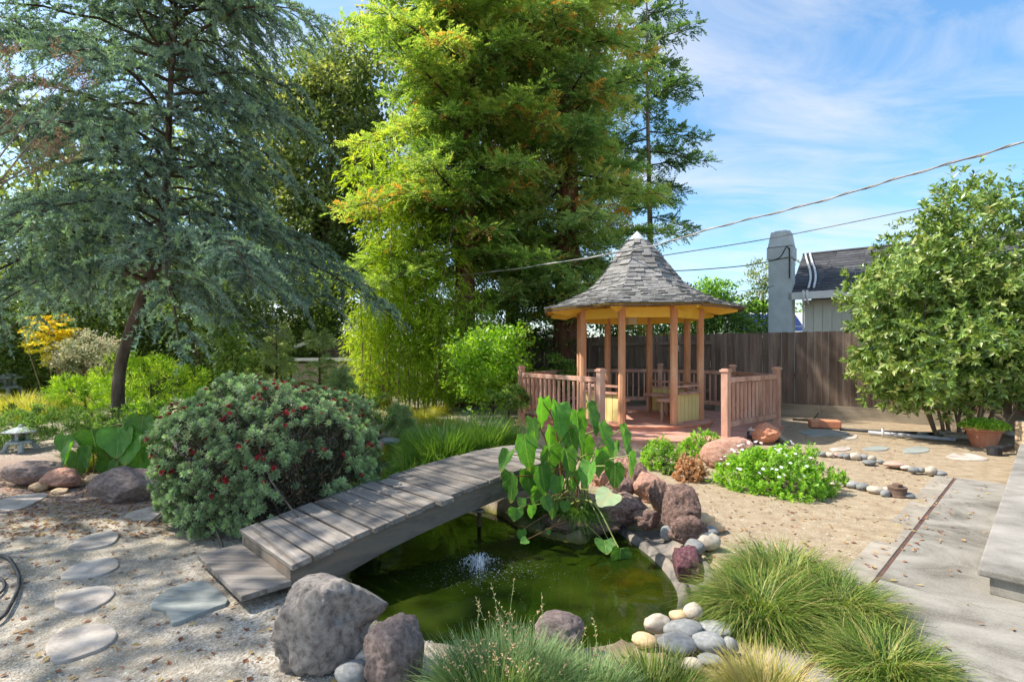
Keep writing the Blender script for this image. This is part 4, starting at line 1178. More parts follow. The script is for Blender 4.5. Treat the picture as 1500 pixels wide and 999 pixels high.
# ------------------------------------------------------------------ neighbour's house
HO = np.array([8.72, 16.1]); hu = np.array([.80, -.60]); hn = np.array([.60, .80])     # along the wall; away from us
hrz = math.atan2(hu[1], hu[0])
house = empty('neighbour_house', (HO[0], HO[1], 0), "neighbour's cream sided house with dark roof and tall pale chimney", 'house')
def HP(a, b): return HO + hu * a + hn * b
EZ = 3.36
MB().beam((*HP(.35, .58), 1.62), (*HP(8, .58), 1.62), .12, 3.24).build('wall', M['siding'], house)
for i in range(30):
    a_ = .36 + i * .25
    MB().beam((*HP(a_, .505), 1.65), (*HP(a_ + .235, .505), 1.65), .022, 3.1).build('siding_board', M['siding'], house)
MB().beam((*HP(.30, .50), 1.65), (*HP(.34, .50), 1.65), .05, 3.1).build('corner_board', M['white_trim'], house)
MB().beam((*HP(-.02, .02), EZ - .02), (*HP(8, .02), EZ - .02), .14, .22).build('gutter', M['white_trim'], house)
for q in (.40, .50):
    o = MB().tube([(*HP(q, -.10), EZ + .13), (*HP(q, -.10), EZ - .16), (*HP(q, .05), EZ - .30)], .036, 8).build('downspout', M['white_trim'], house, smooth=True)
def roofpt(a, b, dz=0): 
    p = HP(a, b); return (p[0], p[1], EZ + .09 + b * .56 + dz)
V = [roofpt(0, 0), roofpt(8, 0), roofpt(8, 2.9), roofpt(0, 2.9), roofpt(0, 0, -.1), roofpt(8, 0, -.1), roofpt(8, 2.9, -.1), roofpt(0, 2.9, -.1)]
V += [(*HP(0, 5.8), EZ), (*HP(8, 5.8), EZ)]
MB().addpoly(V, [(0, 1, 2, 3), (4, 7, 6, 5), (0, 4, 5, 1), (0, 3, 7, 4), (1, 5, 6, 2), (3, 2, 9, 8)]).build('roof', M['roof_dark'], house)
for r_ in range(14):
    b0 = r_ * .207
    a_ = .0
    while a_ < 5.2:
        w = random.uniform(.8, 1.1)
        p0, p1, p2, p3 = roofpt(a_ + .01, b0 + .005, .028), roofpt(a_ + w - .01, b0 + .005, .028), roofpt(a_ + w - .01, b0 + .205, .012), roofpt(a_ + .01, b0 + .205, .012)
        V = [p0, p1, p2, p3] + [(p[0], p[1], p[2] - .024) for p in (p0, p1, p2, p3)]
        MB().add(V, [(0, 1, 2, 3), (4, 7, 6, 5), (0, 4, 5, 1), (1, 5, 6, 2), (2, 6, 7, 3), (3, 7, 4, 0)]).build('roof_shingle', M['roof_dark'], house)
        a_ += w
MB().tube([roofpt(0, 2.9, .03), roofpt(8, 2.9, .03)], .05, 6).build('ridge_cap', M['roof_dark'], house)
for q in (.52, .66):
    pts = [roofpt(q - .42, 2.8, .08), roofpt(q - .30, 2.2, .09), roofpt(q - .12, 1.4, .09), roofpt(q - .02, .7, .09), roofpt(q, .05, .09)]
    MB().tube(catmull(pts, 4), .033, 8).build('conduit', M['metal_pale'], house, smooth=True)
wv = MB().beam((*HP(1.55, .48), 2.15), (*HP(2.5, .48), 2.15), .03, .5).build('window', M['white_trim'], house)
MB().beam((*HP(1.62, .462), 2.15), (*HP(2.43, .462), 2.15), .012, .38).build('pane', M['solar'], wv)
# chimney on the gable end
ch = HP(-.26, .30)
def fr(z0, z1, w0, w1, d0, d1):
    V = []
    for z, w, d in ((z0, w0, d0), (z1, w1, d1)):
        for sx, sy in ((-1, -1), (1, -1), (1, 1), (-1, 1)):
            q = ch + hu * sx * w / 2 + hn * sy * d / 2; V.append((q[0], q[1], z))
    return V, [(0, 3, 2, 1), (4, 5, 6, 7), (0, 1, 5, 4), (1, 2, 6, 5), (2, 3, 7, 6), (3, 0, 4, 7)]
cm_ = MB().add(*fr(0, 4.62, .66, .66, .7, .7)).build('chimney', M['chimney_paint'], house)
MB().add(*fr(4.55, 4.92, .74, .74, .78, .78)).build('chimney_collar', M['chimney_paint'], cm_)
MB().add(*fr(4.92, 5.42, .70, .54, .72, .56)).build('chimney_cap', M['chimney_paint'], cm_)
MB().add(*fr(5.42, 5.47, .40, .34, .42, .36)).build('flue', M['chimney_paint'], cm_)
MB().add(*fr(4.905, 4.925, .745, .745, .785, .785)).build('flashing', M['cable_black'], cm_)
mst = HP(.02, -.10)
MB().tube([(mst[0], mst[1], 3.9), (mst[0], mst[1], 4.85)], .02, 6).build('service_mast', M['pipe_black'], house)
cp = V3(1150, 372, 15.6)
wloop = catmull([(mst[0], mst[1], 4.8), (mst[0] - .15, mst[1] - .1, 4.85), (mst[0] - .35, mst[1] - .15, 4.55), (mst[0] - .6, mst[1] - .2, 4.42)], 6)
MB().tube(wloop, .018, 6).build('mast_cable', M['cable_black'], house, smooth=True)
# solar array on the next roof
sp0 = np.array(V3(1075, 459, 24)); 
sol = empty('solar_roof', (float(sp0[0]), float(sp0[1]), 0), 'row of blue solar panels on a low roof between gazebo and chimney', 'solar panels')
o = MB()
for i in range(4):
    for j in range(2):
        a_ = sp0 + np.array([i * .72, 0, 0]); z1 = 3.42 - .62 * j; z0 = z1 - .58; y0 = 24.0 - .7 * j
        V = [(a_[0] + .02, y0 - .66, z0), (a_[0] + .69, y0 - .66, z0), (a_[0] + .69, y0, z1), (a_[0] + .02, y0, z1)]
        V += [(x, y + .03, z - .03) for x, y, z in V]
        fr_ = MB().add(V, [(0, 1, 2, 3), (4, 7, 6, 5), (0, 4, 5, 1), (1, 5, 6, 2), (2, 6, 7, 3), (3, 7, 4, 0)]).build('solar_panel', M['solar'], sol)
V = [(sp0[0] - .4, 22.2, 1.9), (sp0[0] + 4.6, 22.2, 1.9), (sp0[0] + 4.6, 24.2, 3.50), (sp0[0] - .4, 24.2, 3.50)]
V += [(x, y + .5, 0) for x, y, z in V]
MB().addpoly(V, [(0, 1, 2, 3), (0, 4, 5, 1), (1, 5, 6, 2), (2, 6, 7, 3), (3, 7, 4, 0)]).build('roof', M['metal_pale'], sol)

# ------------------------------------------------------------------ overhead wires
def wire(pts, r, mat, label, tw=False):
    c = catmull(pts, 14)
    mb = MB().tube(c, r, 6)
    if tw:
        k = np.arange(len(c))
        off = np.stack([np.zeros(len(c)), np.cos(k * .9) * r * 1.3, np.sin(k * .9) * r * 1.3], 1)
        mb.tube(c + off, r * .8, 6)
    return tagged(mb.build('overhead_cable', M[mat], smooth=True), label, 'cable')
def on_line(a, b, px, y):
    """point of the vertical plane through ground points a-b seen at column px, row y"""
    a = np.array(a); b = np.array(b); m = (px - 750) / 750
    k = (m * a[1] - a[0]) / ((b[0] - a[0]) - m * (b[1] - a[1]))
    p = a + (b - a) * k
    return (p[0], p[1], 1.5 + (520 - y) * p[1] / 750)
l1 = ((6, 6), (2.43, 10))
wire([on_line(*l1, x, y) for x, y in ((1640, 160), (1500, 208), (1330, 257), (1190, 298), (1050, 333), (932, 365), (740, 396), (640, 405), (560, 404))], .012, 'cable_grey', 'thick twisted overhead cable passing in front of the gazebo roof tip', True)
l2 = ((9, 12), (3.9, 15.6))
wire([on_line(*l2, x, y) for x, y in ((1420, 290), (1310, 313), (1130, 349), (1000, 370), (880, 388), (760, 406), (640, 420))], .013, 'cable_grey', 'middle overhead cable running behind the gazebo roof', False)
wire([V3(1154, 377, 15.3), V3(1100, 388, 15.6), V3(1040, 394, 15.9), V3(985, 397, 16.3), V3(930, 398, 16.8)], .015, 'cable_black', 'black overhead cable running from the chimney to the trees')
wire([V3(1134, 419, 15.8), V3(1090, 426, 17), V3(1060, 430, 18), V3(1020, 433, 19)], .008, 'cable_black', 'thin low cable left of the chimney')

# ================================================================== vegetation
def clump_cloud(centers, rad, per, flat=1.0):
    """points gathered in clumps"""
    n = len(centers)
    P = np.repeat(centers, per, 0)
    r = np.repeat(np.broadcast_to(rad, n), per)[:, None]
    o = rdir(len(P)) * (RNG.random((len(P), 1)) ** .45) * r
    o[:, 2] *= flat
    return P + o, o / r
def blob_centers(c, rad, n, shell=.55, squash=0.0, seed=0, lump=.22):
    """clump centres through the outer part of an uneven ellipsoid"""
    d = rdir(n)
    rr = shell + (1 - shell) * RNG.random(n) ** .6
    bump = 1 + lump * vnoise(d[:, 0] * 3, d[:, 1] * 3 + d[:, 2] * 2.3, 1.6, seed) * 2.2
    P = d * (rr * bump)[:, None] * np.asarray(rad)
    return P + np.asarray(c), d
def leafy(name, root, c, rad, nclump, per, crad, L, W, mat, T=T_LEAF, shell=.5, up=.3, seed=0, lump=.22, flat=.8, zmin=None, jit=.9, part='crown'):
    C, d = blob_centers(c, rad, nclump, shell, seed=seed, lump=lump)
    if zmin is not None: C = C[C[:, 2] > zmin]
    P, o = clump_cloud(C, crad * RNG.uniform(.6, 1.3, len(C)), per, flat)
    out = unit((P - np.asarray(c)) / np.asarray(rad) ** 1.0)
    D = unit(out * .5 + rdir(len(P)) * jit + np.array([0, 0, up]))
    N = unit(rdir(len(P)) * .8 + np.array([0, 0, 1.0]) + out * .4)
    var = np.clip(np.repeat(RNG.normal(.45, .16, len(C)), per) + RNG.normal(0, .14, len(P)), 0, 1)
    mb = MB()
    stamp(mb, P, D, N, RNG.uniform(.65, 1.2, len(P)) * L, RNG.uniform(.75, 1.2, len(P)) * W, T, var)
    return mb.build(part, M[mat], root), C
def limbs(root, base, C, mat, n=12, r0=.05, name='trunk', frac=.7, trunk_top=None, r_trunk=None, sag=0.0):
    """trunk and limbs running out towards some clump centres"""
    mb = MB()
    base = np.asarray(base, float)
    top = np.asarray(trunk_top if trunk_top is not None else base + np.array([0, 0, 1.0]))
    rt = r_trunk or r0 * 2
    k = 9
    ts = np.linspace(0, 1, k)[:, None]
    tr = base + (top - base) * ts + np.column_stack([.03 * np.sin(ts[:, 0] * 5) * (top[2] - base[2]) * .3, .02 * np.cos(ts[:, 0] * 4) * ts[:, 0], np.zeros(k)])
    mb.tube(tr, np.linspace(rt * 1.25, rt * .7, k), 10)
    idx = RNG.choice(len(C), min(n, len(C)), replace=False)
    for i in idx:
        s0 = tr[RNG.integers(k // 2, k)]
        e = s0 + (C[i] - s0) * frac
        m = (s0 + e) / 2 + np.array([0, 0, .12 * np.linalg.norm(e - s0)]) + RNG.normal(0, .05, 3) * np.linalg.norm(e - s0)
        mb.tube(catmull([s0, m, e], 4), np.linspace(r0, r0 * .25, 9), 5, caps=False)
    return mb.build(name, M[mat], root, smooth=True)

# ---- blue cedar, left ------------------------------------------------------
def cedar():
    root = empty('cedar_tree', (-7.0, 9.2, .2), 'big blue green cedar with drooping branches and leaning trunk at the left', 'tree')
    tr = np.array([V3(174, 612, 9.2), V3(173, 570, 9.2), V3(178, 530, 9.2), V3(192, 480, 9.2), V3(210, 430, 9.2), V3(228, 380, 9.25), V3(240, 310, 9.3), V3(246, 220, 9.4), V3(250, 120, 9.4), V3(255, 30, 9.4), V3(256, -20, 9.4), V3(262, -170, 9.4)])
    rad = np.array([.11, .098, .09, .085, .08, .075, .065, .055, .045, .035, .03, .012])
    trc = catmull(tr, 5); rr = np.interp(np.linspace(0, 1, len(trc)), np.linspace(0, 1, len(rad)), rad)
    MB().tube(trc, rr, 14).build('trunk', M['bark_cedar'], root, smooth=True)
    br = MB(); SP, SD, SL = [], [], []
    nb = 118
    for i in range(nb):
        u_ = (i + RNG.random()) / nb
        k = 0.40 + .59 * u_
        p0 = trc[int(k * (len(trc) - 1))]
        az = i * 2.399 + RNG.normal(0, .3)
        Lb = (3.9 * (1 - u_) ** .5 + .5) * RNG.uniform(.42, 1.12)
        if u_ < .10 and abs(math.cos(az)) < .6: Lb *= .6
        hdir = np.array([math.cos(az), math.sin(az), 0])
        if p0[1] + hdir[1] * Lb < 4.4: Lb = (p0[1] - 4.4) / -hdir[1]
        if hdir[0] > .2: Lb *= .93
        rise = RNG.uniform(.02, .42) + .25 * u_
        t = np.linspace(0, 1, 9)
        pts = p0 + hdir * (Lb * t)[:, None] + np.array([0, 0, 1.0]) * (Lb * (rise * t - (.58 - .15 * u_) * t ** 2.3))[:, None]
        pts[1:-1] += RNG.normal(0, .03, (7, 3)) * Lb * .3
        br.tube(pts, np.linspace(.035 * (Lb / 4) + .008, .006, 9), 5, caps=False)
        # side branches
        ns = int(Lb / .19) + 2
        for j in range(ns):
            s_ = .18 + .82 * (j + RNG.random() * .6) / ns
            q = np.array([np.interp(s_, t, pts[:, a]) for a in range(3)])
            sgn = 1 if j % 2 else -1
            a2 = az + sgn * RNG.uniform(.5, 1.15) if s_ < .96 else az
            L2 = (.35 + .85 * (1 - s_) ** .6 * min(1, Lb / 3.0)) * RNG.uniform(.6, 1.15)
            h2 = np.array([math.cos(a2), math.sin(a2), 0])
            tt_ = np.linspace(0, 1, 6)
            dro = RNG.uniform(.3, 1.05)
            sp_ = q + h2 * (L2 * tt_)[:, None] + np.array([0, 0, 1.0]) * (L2 * (.18 * tt_ - dro * tt_ ** 2))[:, None]
            br.tube(sp_, np.linspace(.009, .003, 6), 3, caps=False)
            m_ = int(L2 / .072) + 2
            uu = (np.arange(m_) + RNG.random(m_)) / m_
            base_ = np.stack([np.interp(uu, tt_, sp_[:, a]) for a in range(3)], 1)
            tang = h2[None] * 1.0 + np.array([0, 0, 1.0])[None] * (.18 - 2 * dro * uu)[:, None]
            side = np.array([-h2[1], h2[0], 0])[None] * RNG.choice([-1, 1], m_)[:, None]
            dd_ = unit(tang * .8 + side * RNG.uniform(.1, .9, m_)[:, None] + np.array([0, 0, 1.0]) * RNG.uniform(-.1, .55, m_)[:, None])
            SP.append(base_); SD.append(dd_); SL.append(RNG.uniform(.13, .27, m_))
    br.build('branches', M['twig'], root, smooth=True)
    SP, SD, SL = np.concatenate(SP), np.concatenate(SD), np.concatenate(SL)
    # each shoot: a brush of needles
    K = 26
    n = len(SP)
    axv = np.repeat(SD, K, 0); u_ = np.tile((np.arange(K) + .5) / K, n)
    Lr = np.repeat(SL, K)
    P = np.repeat(SP, K, 0) + axv * (u_ * Lr)[:, None]
    P[:, 2] -= (u_ ** 2) * Lr * .38
    perp = unit(np.cross(axv, rdir(n * K)))
    D = unit(perp + axv * .55 + np.array([0, 0, .12]))
    tip = np.repeat(RNG.random(n) < .14, K)
    var = np.clip(np.repeat(RNG.normal(.42, .22, n), K) + u_ * .18 + RNG.normal(0, .07, n * K) + tip * .35, 0, 1)
    mb = MB(); stamp(mb, P, D, rdir(n * K), RNG.uniform(.045, .068, n * K), .021, T_NEEDLE, var)
    mb.build('crown', M['cedar'], root)
    return n * K
print('cedar needles', cedar())

# ---- conifers with feathery sprays (redwoods and the slim tree) -------------
def conifer(name, label, base, H, r_base, Lmax, z_low, nb, mat, cat='tree', shape=.6, spray=.42, K=13, step_=.2, leafL=.12, leafW=.034, az_bias=None, bark='bark_redwood', top_cut=12.5, tip_droop=.3, lean=(0, 0), leafside=1.0, narrow=None):
    root = empty(name, (base[0], base[1], 0), label, cat)
    t = np.linspace(0, 1, 14)
    trp = np.array([base[0], base[1], -.1]) + np.stack([lean[0] * t + .08 * np.sin(t * 6), lean[1] * t, H * t], 1)
    MB().tube(trp, np.maximum(r_base * (1 - t) ** .9 * (1 + .5 * np.exp(-t * 25)), .02), 14).build('trunk', M[bark], root, smooth=True)
    br = MB(); SP, SD, SN, SB, SR = [], [], [], [], []
    for i in range(nb):
        z0 = z_low + (min(H, top_cut + 2) - z_low) * (i + RNG.random()) / nb
        u_ = z0 / H
        Lb = (Lmax * (1 - u_) ** shape + .4) * RNG.uniform(.42, 1.15)
        az = i * 2.399 + RNG.normal(0, .35)
        h = np.array([math.cos(az), math.sin(az), 0])
        p0 = np.array([np.interp(z0, trp[:, 2], trp[:, 0]), np.interp(z0, trp[:, 2], trp[:, 1]), z0])
        tt_ = np.linspace(0, 1, 8)
        rise = RNG.uniform(-.35, .40); bvar = RNG.normal(0, .10); brn = RNG.random() < .22
        pts = p0 + h * (Lb * tt_)[:, None] + np.array([0, 0, 1.0]) * (Lb * (rise * tt_ - tip_droop * tt_ ** 2 + .12 * tt_ ** 4))[:, None]
        br.tube(pts, np.linspace(.05 * Lb / 4 + .01, .006, 8), 5, caps=False)
        ns = int(Lb / step_) + 2
        for j in range(ns):
            s_ = .12 + .88 * (j + .5 * RNG.random()) / ns
            q = np.array([np.interp(s_, tt_, pts[:, a]) for a in range(3)])
            for sgn in (-1, 1):
                L2 = (.25 + .75 * (1 - s_) ** .7 * min(1.0, Lb / 3)) * RNG.uniform(.6, 1.2) * 1.15
                a2 = az + sgn * RNG.uniform(.55, 1.2)
                h2 = np.array([math.cos(a2), math.sin(a2), RNG.uniform(-.25, .12)])
                br.tube([q, q + h2 * L2 * .5, q + h2 * L2 * .9 - np.array([0, 0, L2 * .1])], [.008, .006, .002], 3, caps=False)
                m_ = int(L2 / .11) + 1
                uu = (np.arange(m_) + RNG.random(m_)) / m_
                b_ = q + h2[None] * (L2 * uu)[:, None]
                b_[:, 2] -= uu ** 2 * L2 * .12
                sd = np.array([-h2[1], h2[0], 0])[None] * RNG.choice([-1, 1], m_)[:, None]
                dd_ = unit(h2[None] * .8 + sd * RNG.uniform(0, 1, m_)[:, None] + np.array([0, 0, 1.0]) * RNG.normal(.18, .55, m_)[:, None])
                SB.append(np.full(m_, bvar)); SR.append(np.full(m_, brn & (s_ > .35)))
                SP.append(b_); SD.append(dd_); SN.append(np.tile(unit(np.array([[0, 0, 1.0]]) + h * .3), (m_, 1)))
    br.build('branches', M['twig'], root, smooth=True)
    SP, SD, SN, SB, SR = map(np.concatenate, (SP, SD, SN, SB, SR))
    k_ = SP[:, 2] < top_cut
    SP, SD, SN, SB, SR = SP[k_], SD[k_], SN[k_], SB[k_], SR[k_]
    n = len(SP)
    SS = unit(np.cross(SN + rdir(n) * .5, SD))
    uu = np.tile(np.repeat((np.arange((K + 1) // 2) + .5) / ((K + 1) // 2), 2)[:K], n)
    sg = np.tile(np.where(np.arange(K) % 2, 1, -1), n)
    sL = np.repeat(RNG.uniform(.6, 1.2, n) * spray, K)
    ax = np.repeat(SD, K, 0); ss = np.repeat(SS, K, 0)
    P = np.repeat(SP, K, 0) + ax * (uu * sL)[:, None]
    P[:, 2] -= uu ** 2 * sL * .2
    D = unit(ax * .8 + ss * (sg * (1.1 - uu * .6))[:, None] + rdir(n * K) * .22)
    LL = leafL * (1.15 - uu * .55) * RNG.uniform(.8, 1.2, n * K)
    var = np.clip(np.repeat(RNG.normal(.46, .14, n) + SB, K) + (uu - .5) * .2 + RNG.normal(0, .06, n * K), 0, 1)
    brown = np.repeat(RNG.random(n) < np.where(SR, .22, .012), K)
    var = np.where(brown, .97, np.minimum(var, .83))
    mb = MB(); stamp(mb, P, D, np.repeat(SN, K, 0) + rdir(n * K) * .5, LL, leafW, T_NEEDLE if leafL < .1 else T_LEAF, var)
    mb.build('crown', M[mat], root)
    print(name, n * K)
    return root
conifer('redwood_tree', 'tall sunlit redwood with orange tinged sprays left of the thicker trunk', V3(678, 560, 15.2), 23, .34, 3.7, 4.2, 155, 'redwood', step_=.27, K=12, leafL=.14, leafW=.044, top_cut=12.8)
conifer('redwood_tree', 'redwood with thick furrowed trunk standing right behind the gazebo', V3(828, 560, 16.6), 24, .46, 3.5, 2.6, 130, 'redwood_green', step_=.28, K=12, leafL=.15, leafW=.046, top_cut=13.6)
conifer('slim_conifer', 'slim dark conifer with bare lower trunk against the sky behind the gazebo', V3(950, 540, 22), 19.5, .17, 3.1, 7.4, 44, 'redwood_dark', step_=.36, K=12, leafL=.17, leafW=.055, top_cut=19, shape=.5, bark='bark_grey')
conifer('dark_conifer', 'dark conifer filling the gap between the two redwoods and the slim one', V3(748, 540, 21), 23, .3, 4.0, 2.0, 58, 'redwood_dark', step_=.36, K=11, leafL=.20, leafW=.07, top_cut=17, bark='bark_redwood')

# ---- broadleaf trees ---------------------------------------------------------
def tree(name, label, px, d, zc, rad, ncl, per, crad, L, W, mat, bark='bark_grey', cat='tree', group=None, zbase=0, rt=.14, seed=0, lump=.25, shell=.45, flat=.8, nl=16, up=.3, T=T_LEAF, zmin=None, ttop=None, part='crown', jit=.9):
    x = (px - 750) / 750 * d
    root = empty(name, (x, d, zbase), label, cat, group)
    o, C = leafy(name, root, (x, d, zc), rad, ncl, per, crad, L, W, mat, T, shell, up, seed, lump, flat, zmin, jit, part)
    if nl: limbs(root, (x, d, zbase - .1), C, bark, nl, rt * .4, 'trunk', .8, (x, d, ttop if ttop else zc - .1 * rad[2]), rt)
    return root
tree('oak_tree', 'tall olive green oak rising between the cedar and the redwoods', 480, 21, 9.0, (3.4, 2.4, 6.8), 1000, 44, .62, .21, .125, 'oak', rt=.3, seed=3, lump=.3, shell=.35)
tree('oak_tree', 'dim broadleaf tree deep behind the cedar branches', 330, 22, 6.0, (4.6, 3.0, 5.6), 420, 36, .75, .24, .14, 'oak', rt=.3, seed=5, lump=.3)
tree('oak_tree', 'dark broadleaf tree behind the cedar at the left edge', 60, 20, 5.6, (5.8, 3.0, 5.0), 460, 36, .75, .24, .14, 'oak', rt=.3, seed=6, lump=.3)
for k, (px_, lb) in enumerate([(-60, 'tall hedge far behind at the left edge'), (70, 'tall hedge far behind the orange maple'), (200, 'tall hedge far behind the cedar trunk'), (330, 'tall hedge far behind the leafy bush'), (460, 'tall hedge far behind the capped wall')]):
    tree('evergreen_hedge', lb, px_, 23.5, 1.9, (2.9, 1.0, 2.1), 170, 40, .5, .2, .13, 'dark_hedge', group='tall hedge plants along the far left boundary', rt=.08, seed=90 + k, nl=4, cat='hedge', shell=.2)
HG = 'dark evergreen shrubs closing the garden at the back'
for k, (px_, d, zc, rx, rz, sd, lb) in enumerate([(20, 15, 1.6, 2.2, 1.6, 11, 'dark evergreen shrub behind the orange maple'), (150, 16, 1.7, 2.4, 1.8, 12, 'dark evergreen shrub behind the cedar trunk'), (290, 16.5, 1.6, 2.3, 1.7, 13, 'dark evergreen shrub right of the cedar trunk'),
                                         (400, 18, 1.9, 2.4, 2.0, 14, 'dark evergreen shrub behind the pale feathery bushes'), (510, 19.5, 2.2, 2.2, 2.2, 15, 'dark evergreen shrub above the pale capped wall'),
                                         (-80, 13, 1.8, 2.2, 1.8, 16, 'dark evergreen shrub at the far left edge')]):
    tree('evergreen_shrub', lb, px_, d, zc + .5, (rx, 1.3, rz + .7), 260, 44, .45, .13, .08, 'dark_hedge', group=HG, rt=.08, seed=sd, nl=6, cat='shrub')
tree('leafy_tree', 'green broadleaf tree between the bamboo and the redwood trunk', 700, 17.0, 2.2, (1.7, 1.2, 2.4), 190, 38, .45, .12, .065, 'mid_green', rt=.08, seed=17, nl=8)
tree('evergreen_shrub', 'dark green shrub behind the bright round bush and redwood trunk', 770, 16.0, 1.8, (1.3, 1.0, 2.0), 110, 38, .42, .11, .06, 'dark_hedge', rt=.06, seed=18, nl=6, cat='shrub')
# greenery beyond the fence
BF = 'trees beyond the board fence'
tree('leafy_tree', 'dark green tree top seen under the gazebo roof beyond the fence', 985, 19.5, 2.5, (4.0, 1.2, 1.55), 330, 40, .5, .16, .09, 'mid_green', group=BF, rt=.1, seed=21, nl=4)
tree('leafy_tree', 'green tree under the right eave of the gazebo beyond the fence', 1060, 18.5, 2.1, (1.3, 1.0, 1.15), 90, 40, .4, .14, .08, 'mid_green', group=BF, rt=.08, seed=22, nl=4)
tree('leafy_tree', 'yellow green round tree top right above the gazebo roof', 1043, 34, 4.7, (1.5, 1.3, 1.9), 130, 38, .45, .2, .12, 'lime', group=BF, rt=.12, seed=23, nl=5)
tree('leafy_tree', 'grey green tree top peeping over the gazebo roof slope', 1003, 36, 4.6, (1.9, 1.3, 1.7), 120, 38, .5, .22, .13, 'oak', group=BF, rt=.12, seed=24, nl=5)
tree('leafy_tree', 'thin airy tree rising left of the pale chimney', 1118, 38, 6.5, (1.8, 1.3, 2.6), 90, 26, .5, .22, .10, 'oak', group=BF, rt=.12, seed=25, nl=9, shell=.3, lump=.4)
tree('leafy_tree', 'bright green low treetops above the solar panels', 1108, 30, 3.6, (1.7, 1.2, 1.0), 110, 38, .4, .2, .12, 'lime', group=BF, rt=.1, seed=26, nl=4)
tree('leafy_tree', 'broad green treetops far behind the neighbour house', 1300, 44, 3.4, (14, 2, 2.2), 240, 36, .9, .4, .22, 'mid_green', group=BF, rt=.15, seed=27, nl=4)

# ---- big glossy shrub on the right ------------------------------------------
def big_shrub():
    c = np.array([(1425 - 750) / 750 * 9.2, 9.2, 2.6])
    root = empty('multi_stem_shrub', (c[0], c[1], 0), 'huge glossy leaved multi stemmed shrub before the fence at the right', 'shrub')
    parts = [(c + np.array([.15, 0, .25]), (1.75, 1.5, 1.75), 560, 31), (c + np.array([-1.1, 0, -.35]), (1.2, 1.0, 1.2), 290, 32), (c + np.array([-.5, -.3, -1.1]), (1.65, 1.1, .75), 330, 33), (c + np.array([1.2, -.1, -.6]), (1.5, 1.2, 1.4), 330, 34), (c + np.array([.3, -.3, -1.35]), (1.9, 1.0, .55), 300, 35), (c + np.array([-1.05, -.3, -1.6]), (.85, .7, .5), 110, 36)]
    P_, D_, N_, V_ = [], [], [], []; CC = []
    for cc, rad, n, sd in parts:
        C, d = blob_centers(cc, rad, n, .45, seed=sd, lump=.22)
        CC.append(C)
    C = np.concatenate(CC)
    # whorls: leaves radiate from twig tips
    tips, o = clump_cloud(C, .27 * np.ones(len(C)), 6, .9)
    n = len(tips)
    dirs = unit((tips - c) / np.array([2.0, 1.5, 1.9]) + rdir(n) * .5 + np.array([0, 0, .35]))
    per = 9
    axv = np.repeat(dirs, per, 0)
    perp = unit(np.cross(axv, rdir(n * per)))
    D = unit(perp + axv * RNG.uniform(.2, 1.3, n * per)[:, None])
    P = np.repeat(tips, per, 0) - axv * RNG.uniform(0, .12, n * per)[:, None]
    var = np.clip(np.repeat(RNG.normal(.42, .17, n), per) + RNG.normal(0, .13, n * per), 0, .97)
    mb = MB(); stamp(mb, P, D, axv + rdir(n * per) * .3, RNG.uniform(.085, .135, n * per), RNG.uniform(.034, .052, n * per), T_LEAF, var)
    mb.build('crown', M['magnolia'], root)
    for k in range(15):
        a = -1.2 + 2.4 * k / 14 + RNG.normal(0, .08)
        b = np.array([c[0] - .15 + .35 * a, c[1] + RNG.uniform(-.25, .25), -.02])
        e = np.array([c[0] + 1.5 * a * RNG.uniform(.7, 1.1), c[1] + RNG.uniform(-.7, .5), RNG.uniform(1.3, 3.0)])
        m = (b + e) / 2 + RNG.normal(0, .08, 3) + np.array([a * .12, 0, -.12])
        r = RNG.uniform(.018, .04)
        MB().tube(catmull([b, b * .62 + m * .38 + RNG.normal(0, .03, 3), m, e], 5), np.linspace(r, r * .45, 16), 7).build('stem', M['stem_pale'] if k % 3 else M['bark_grey'], root, smooth=True)
    print('shrub', n * per)
big_shrub()

# ---- bamboo -----------------------------------------------------------------
def bamboo(name, label, spots, H, mat, nl, d0, L=.17, W=.026, spread=.5, zlow=.25):
    x0 = np.mean([s[0] for s in spots]); y0 = np.mean([s[1] for s in spots])
    root = empty(name, (x0, y0, 0), label, 'bamboo')
    P_, D_ = [], []
    for (x, y, h) in spots:
        lx, ly = RNG.normal(0, .10) * h, RNG.normal(0, .06) * h
        t = np.linspace(0, 1, 9)
        pts = np.stack([x + lx * t ** 2, y + ly * t ** 2, h * t], 1)
        MB().tube(pts, np.linspace(.022, .006, 9), 6).build('culm', M['stem_pale'], root, smooth=True)
        n = int(nl * h / H)
        zz_ = zlow + (1 - zlow) * RNG.random(n) ** .9
        b = np.stack([np.interp(zz_, t, pts[:, a]) for a in range(3)], 1)
        nbch = max(int(n / 14), 3)
        bi = RNG.integers(0, nbch, n)
        bz_ = zlow + (1 - zlow) * RNG.random(nbch); ba = RNG.random(nbch) * 6.28; bl = RNG.uniform(.3, 1.0, nbch) * spread
        q = np.stack([np.interp(bz_, t, pts[:, a]) for a in range(3)], 1)[bi]
        s_ = RNG.random(n) ** .7
        h2 = np.stack([np.cos(ba[bi]), np.sin(ba[bi]), .35 - .9 * s_], 1)
        p = q + h2 * (s_ * bl[bi])[:, None] + RNG.normal(0, .045, (n, 3))
        d = unit(h2 + rdir(n) * .7 + np.array([0, 0, -.45]))
        P_.append(p); D_.append(d)
    P_, D_ = np.concatenate(P_), np.concatenate(D_)
    mb = MB(); stamp(mb, P_, D_, rdir(len(P_)) + np.array([0, 0, .8]), RNG.uniform(.7, 1.2, len(P_)) * L, W, T_LEAF, np.clip(RNG.normal(.5, .22, len(P_)), 0, 1))
    mb.build('foliage', M[mat], root)
    return root
sp_ = []
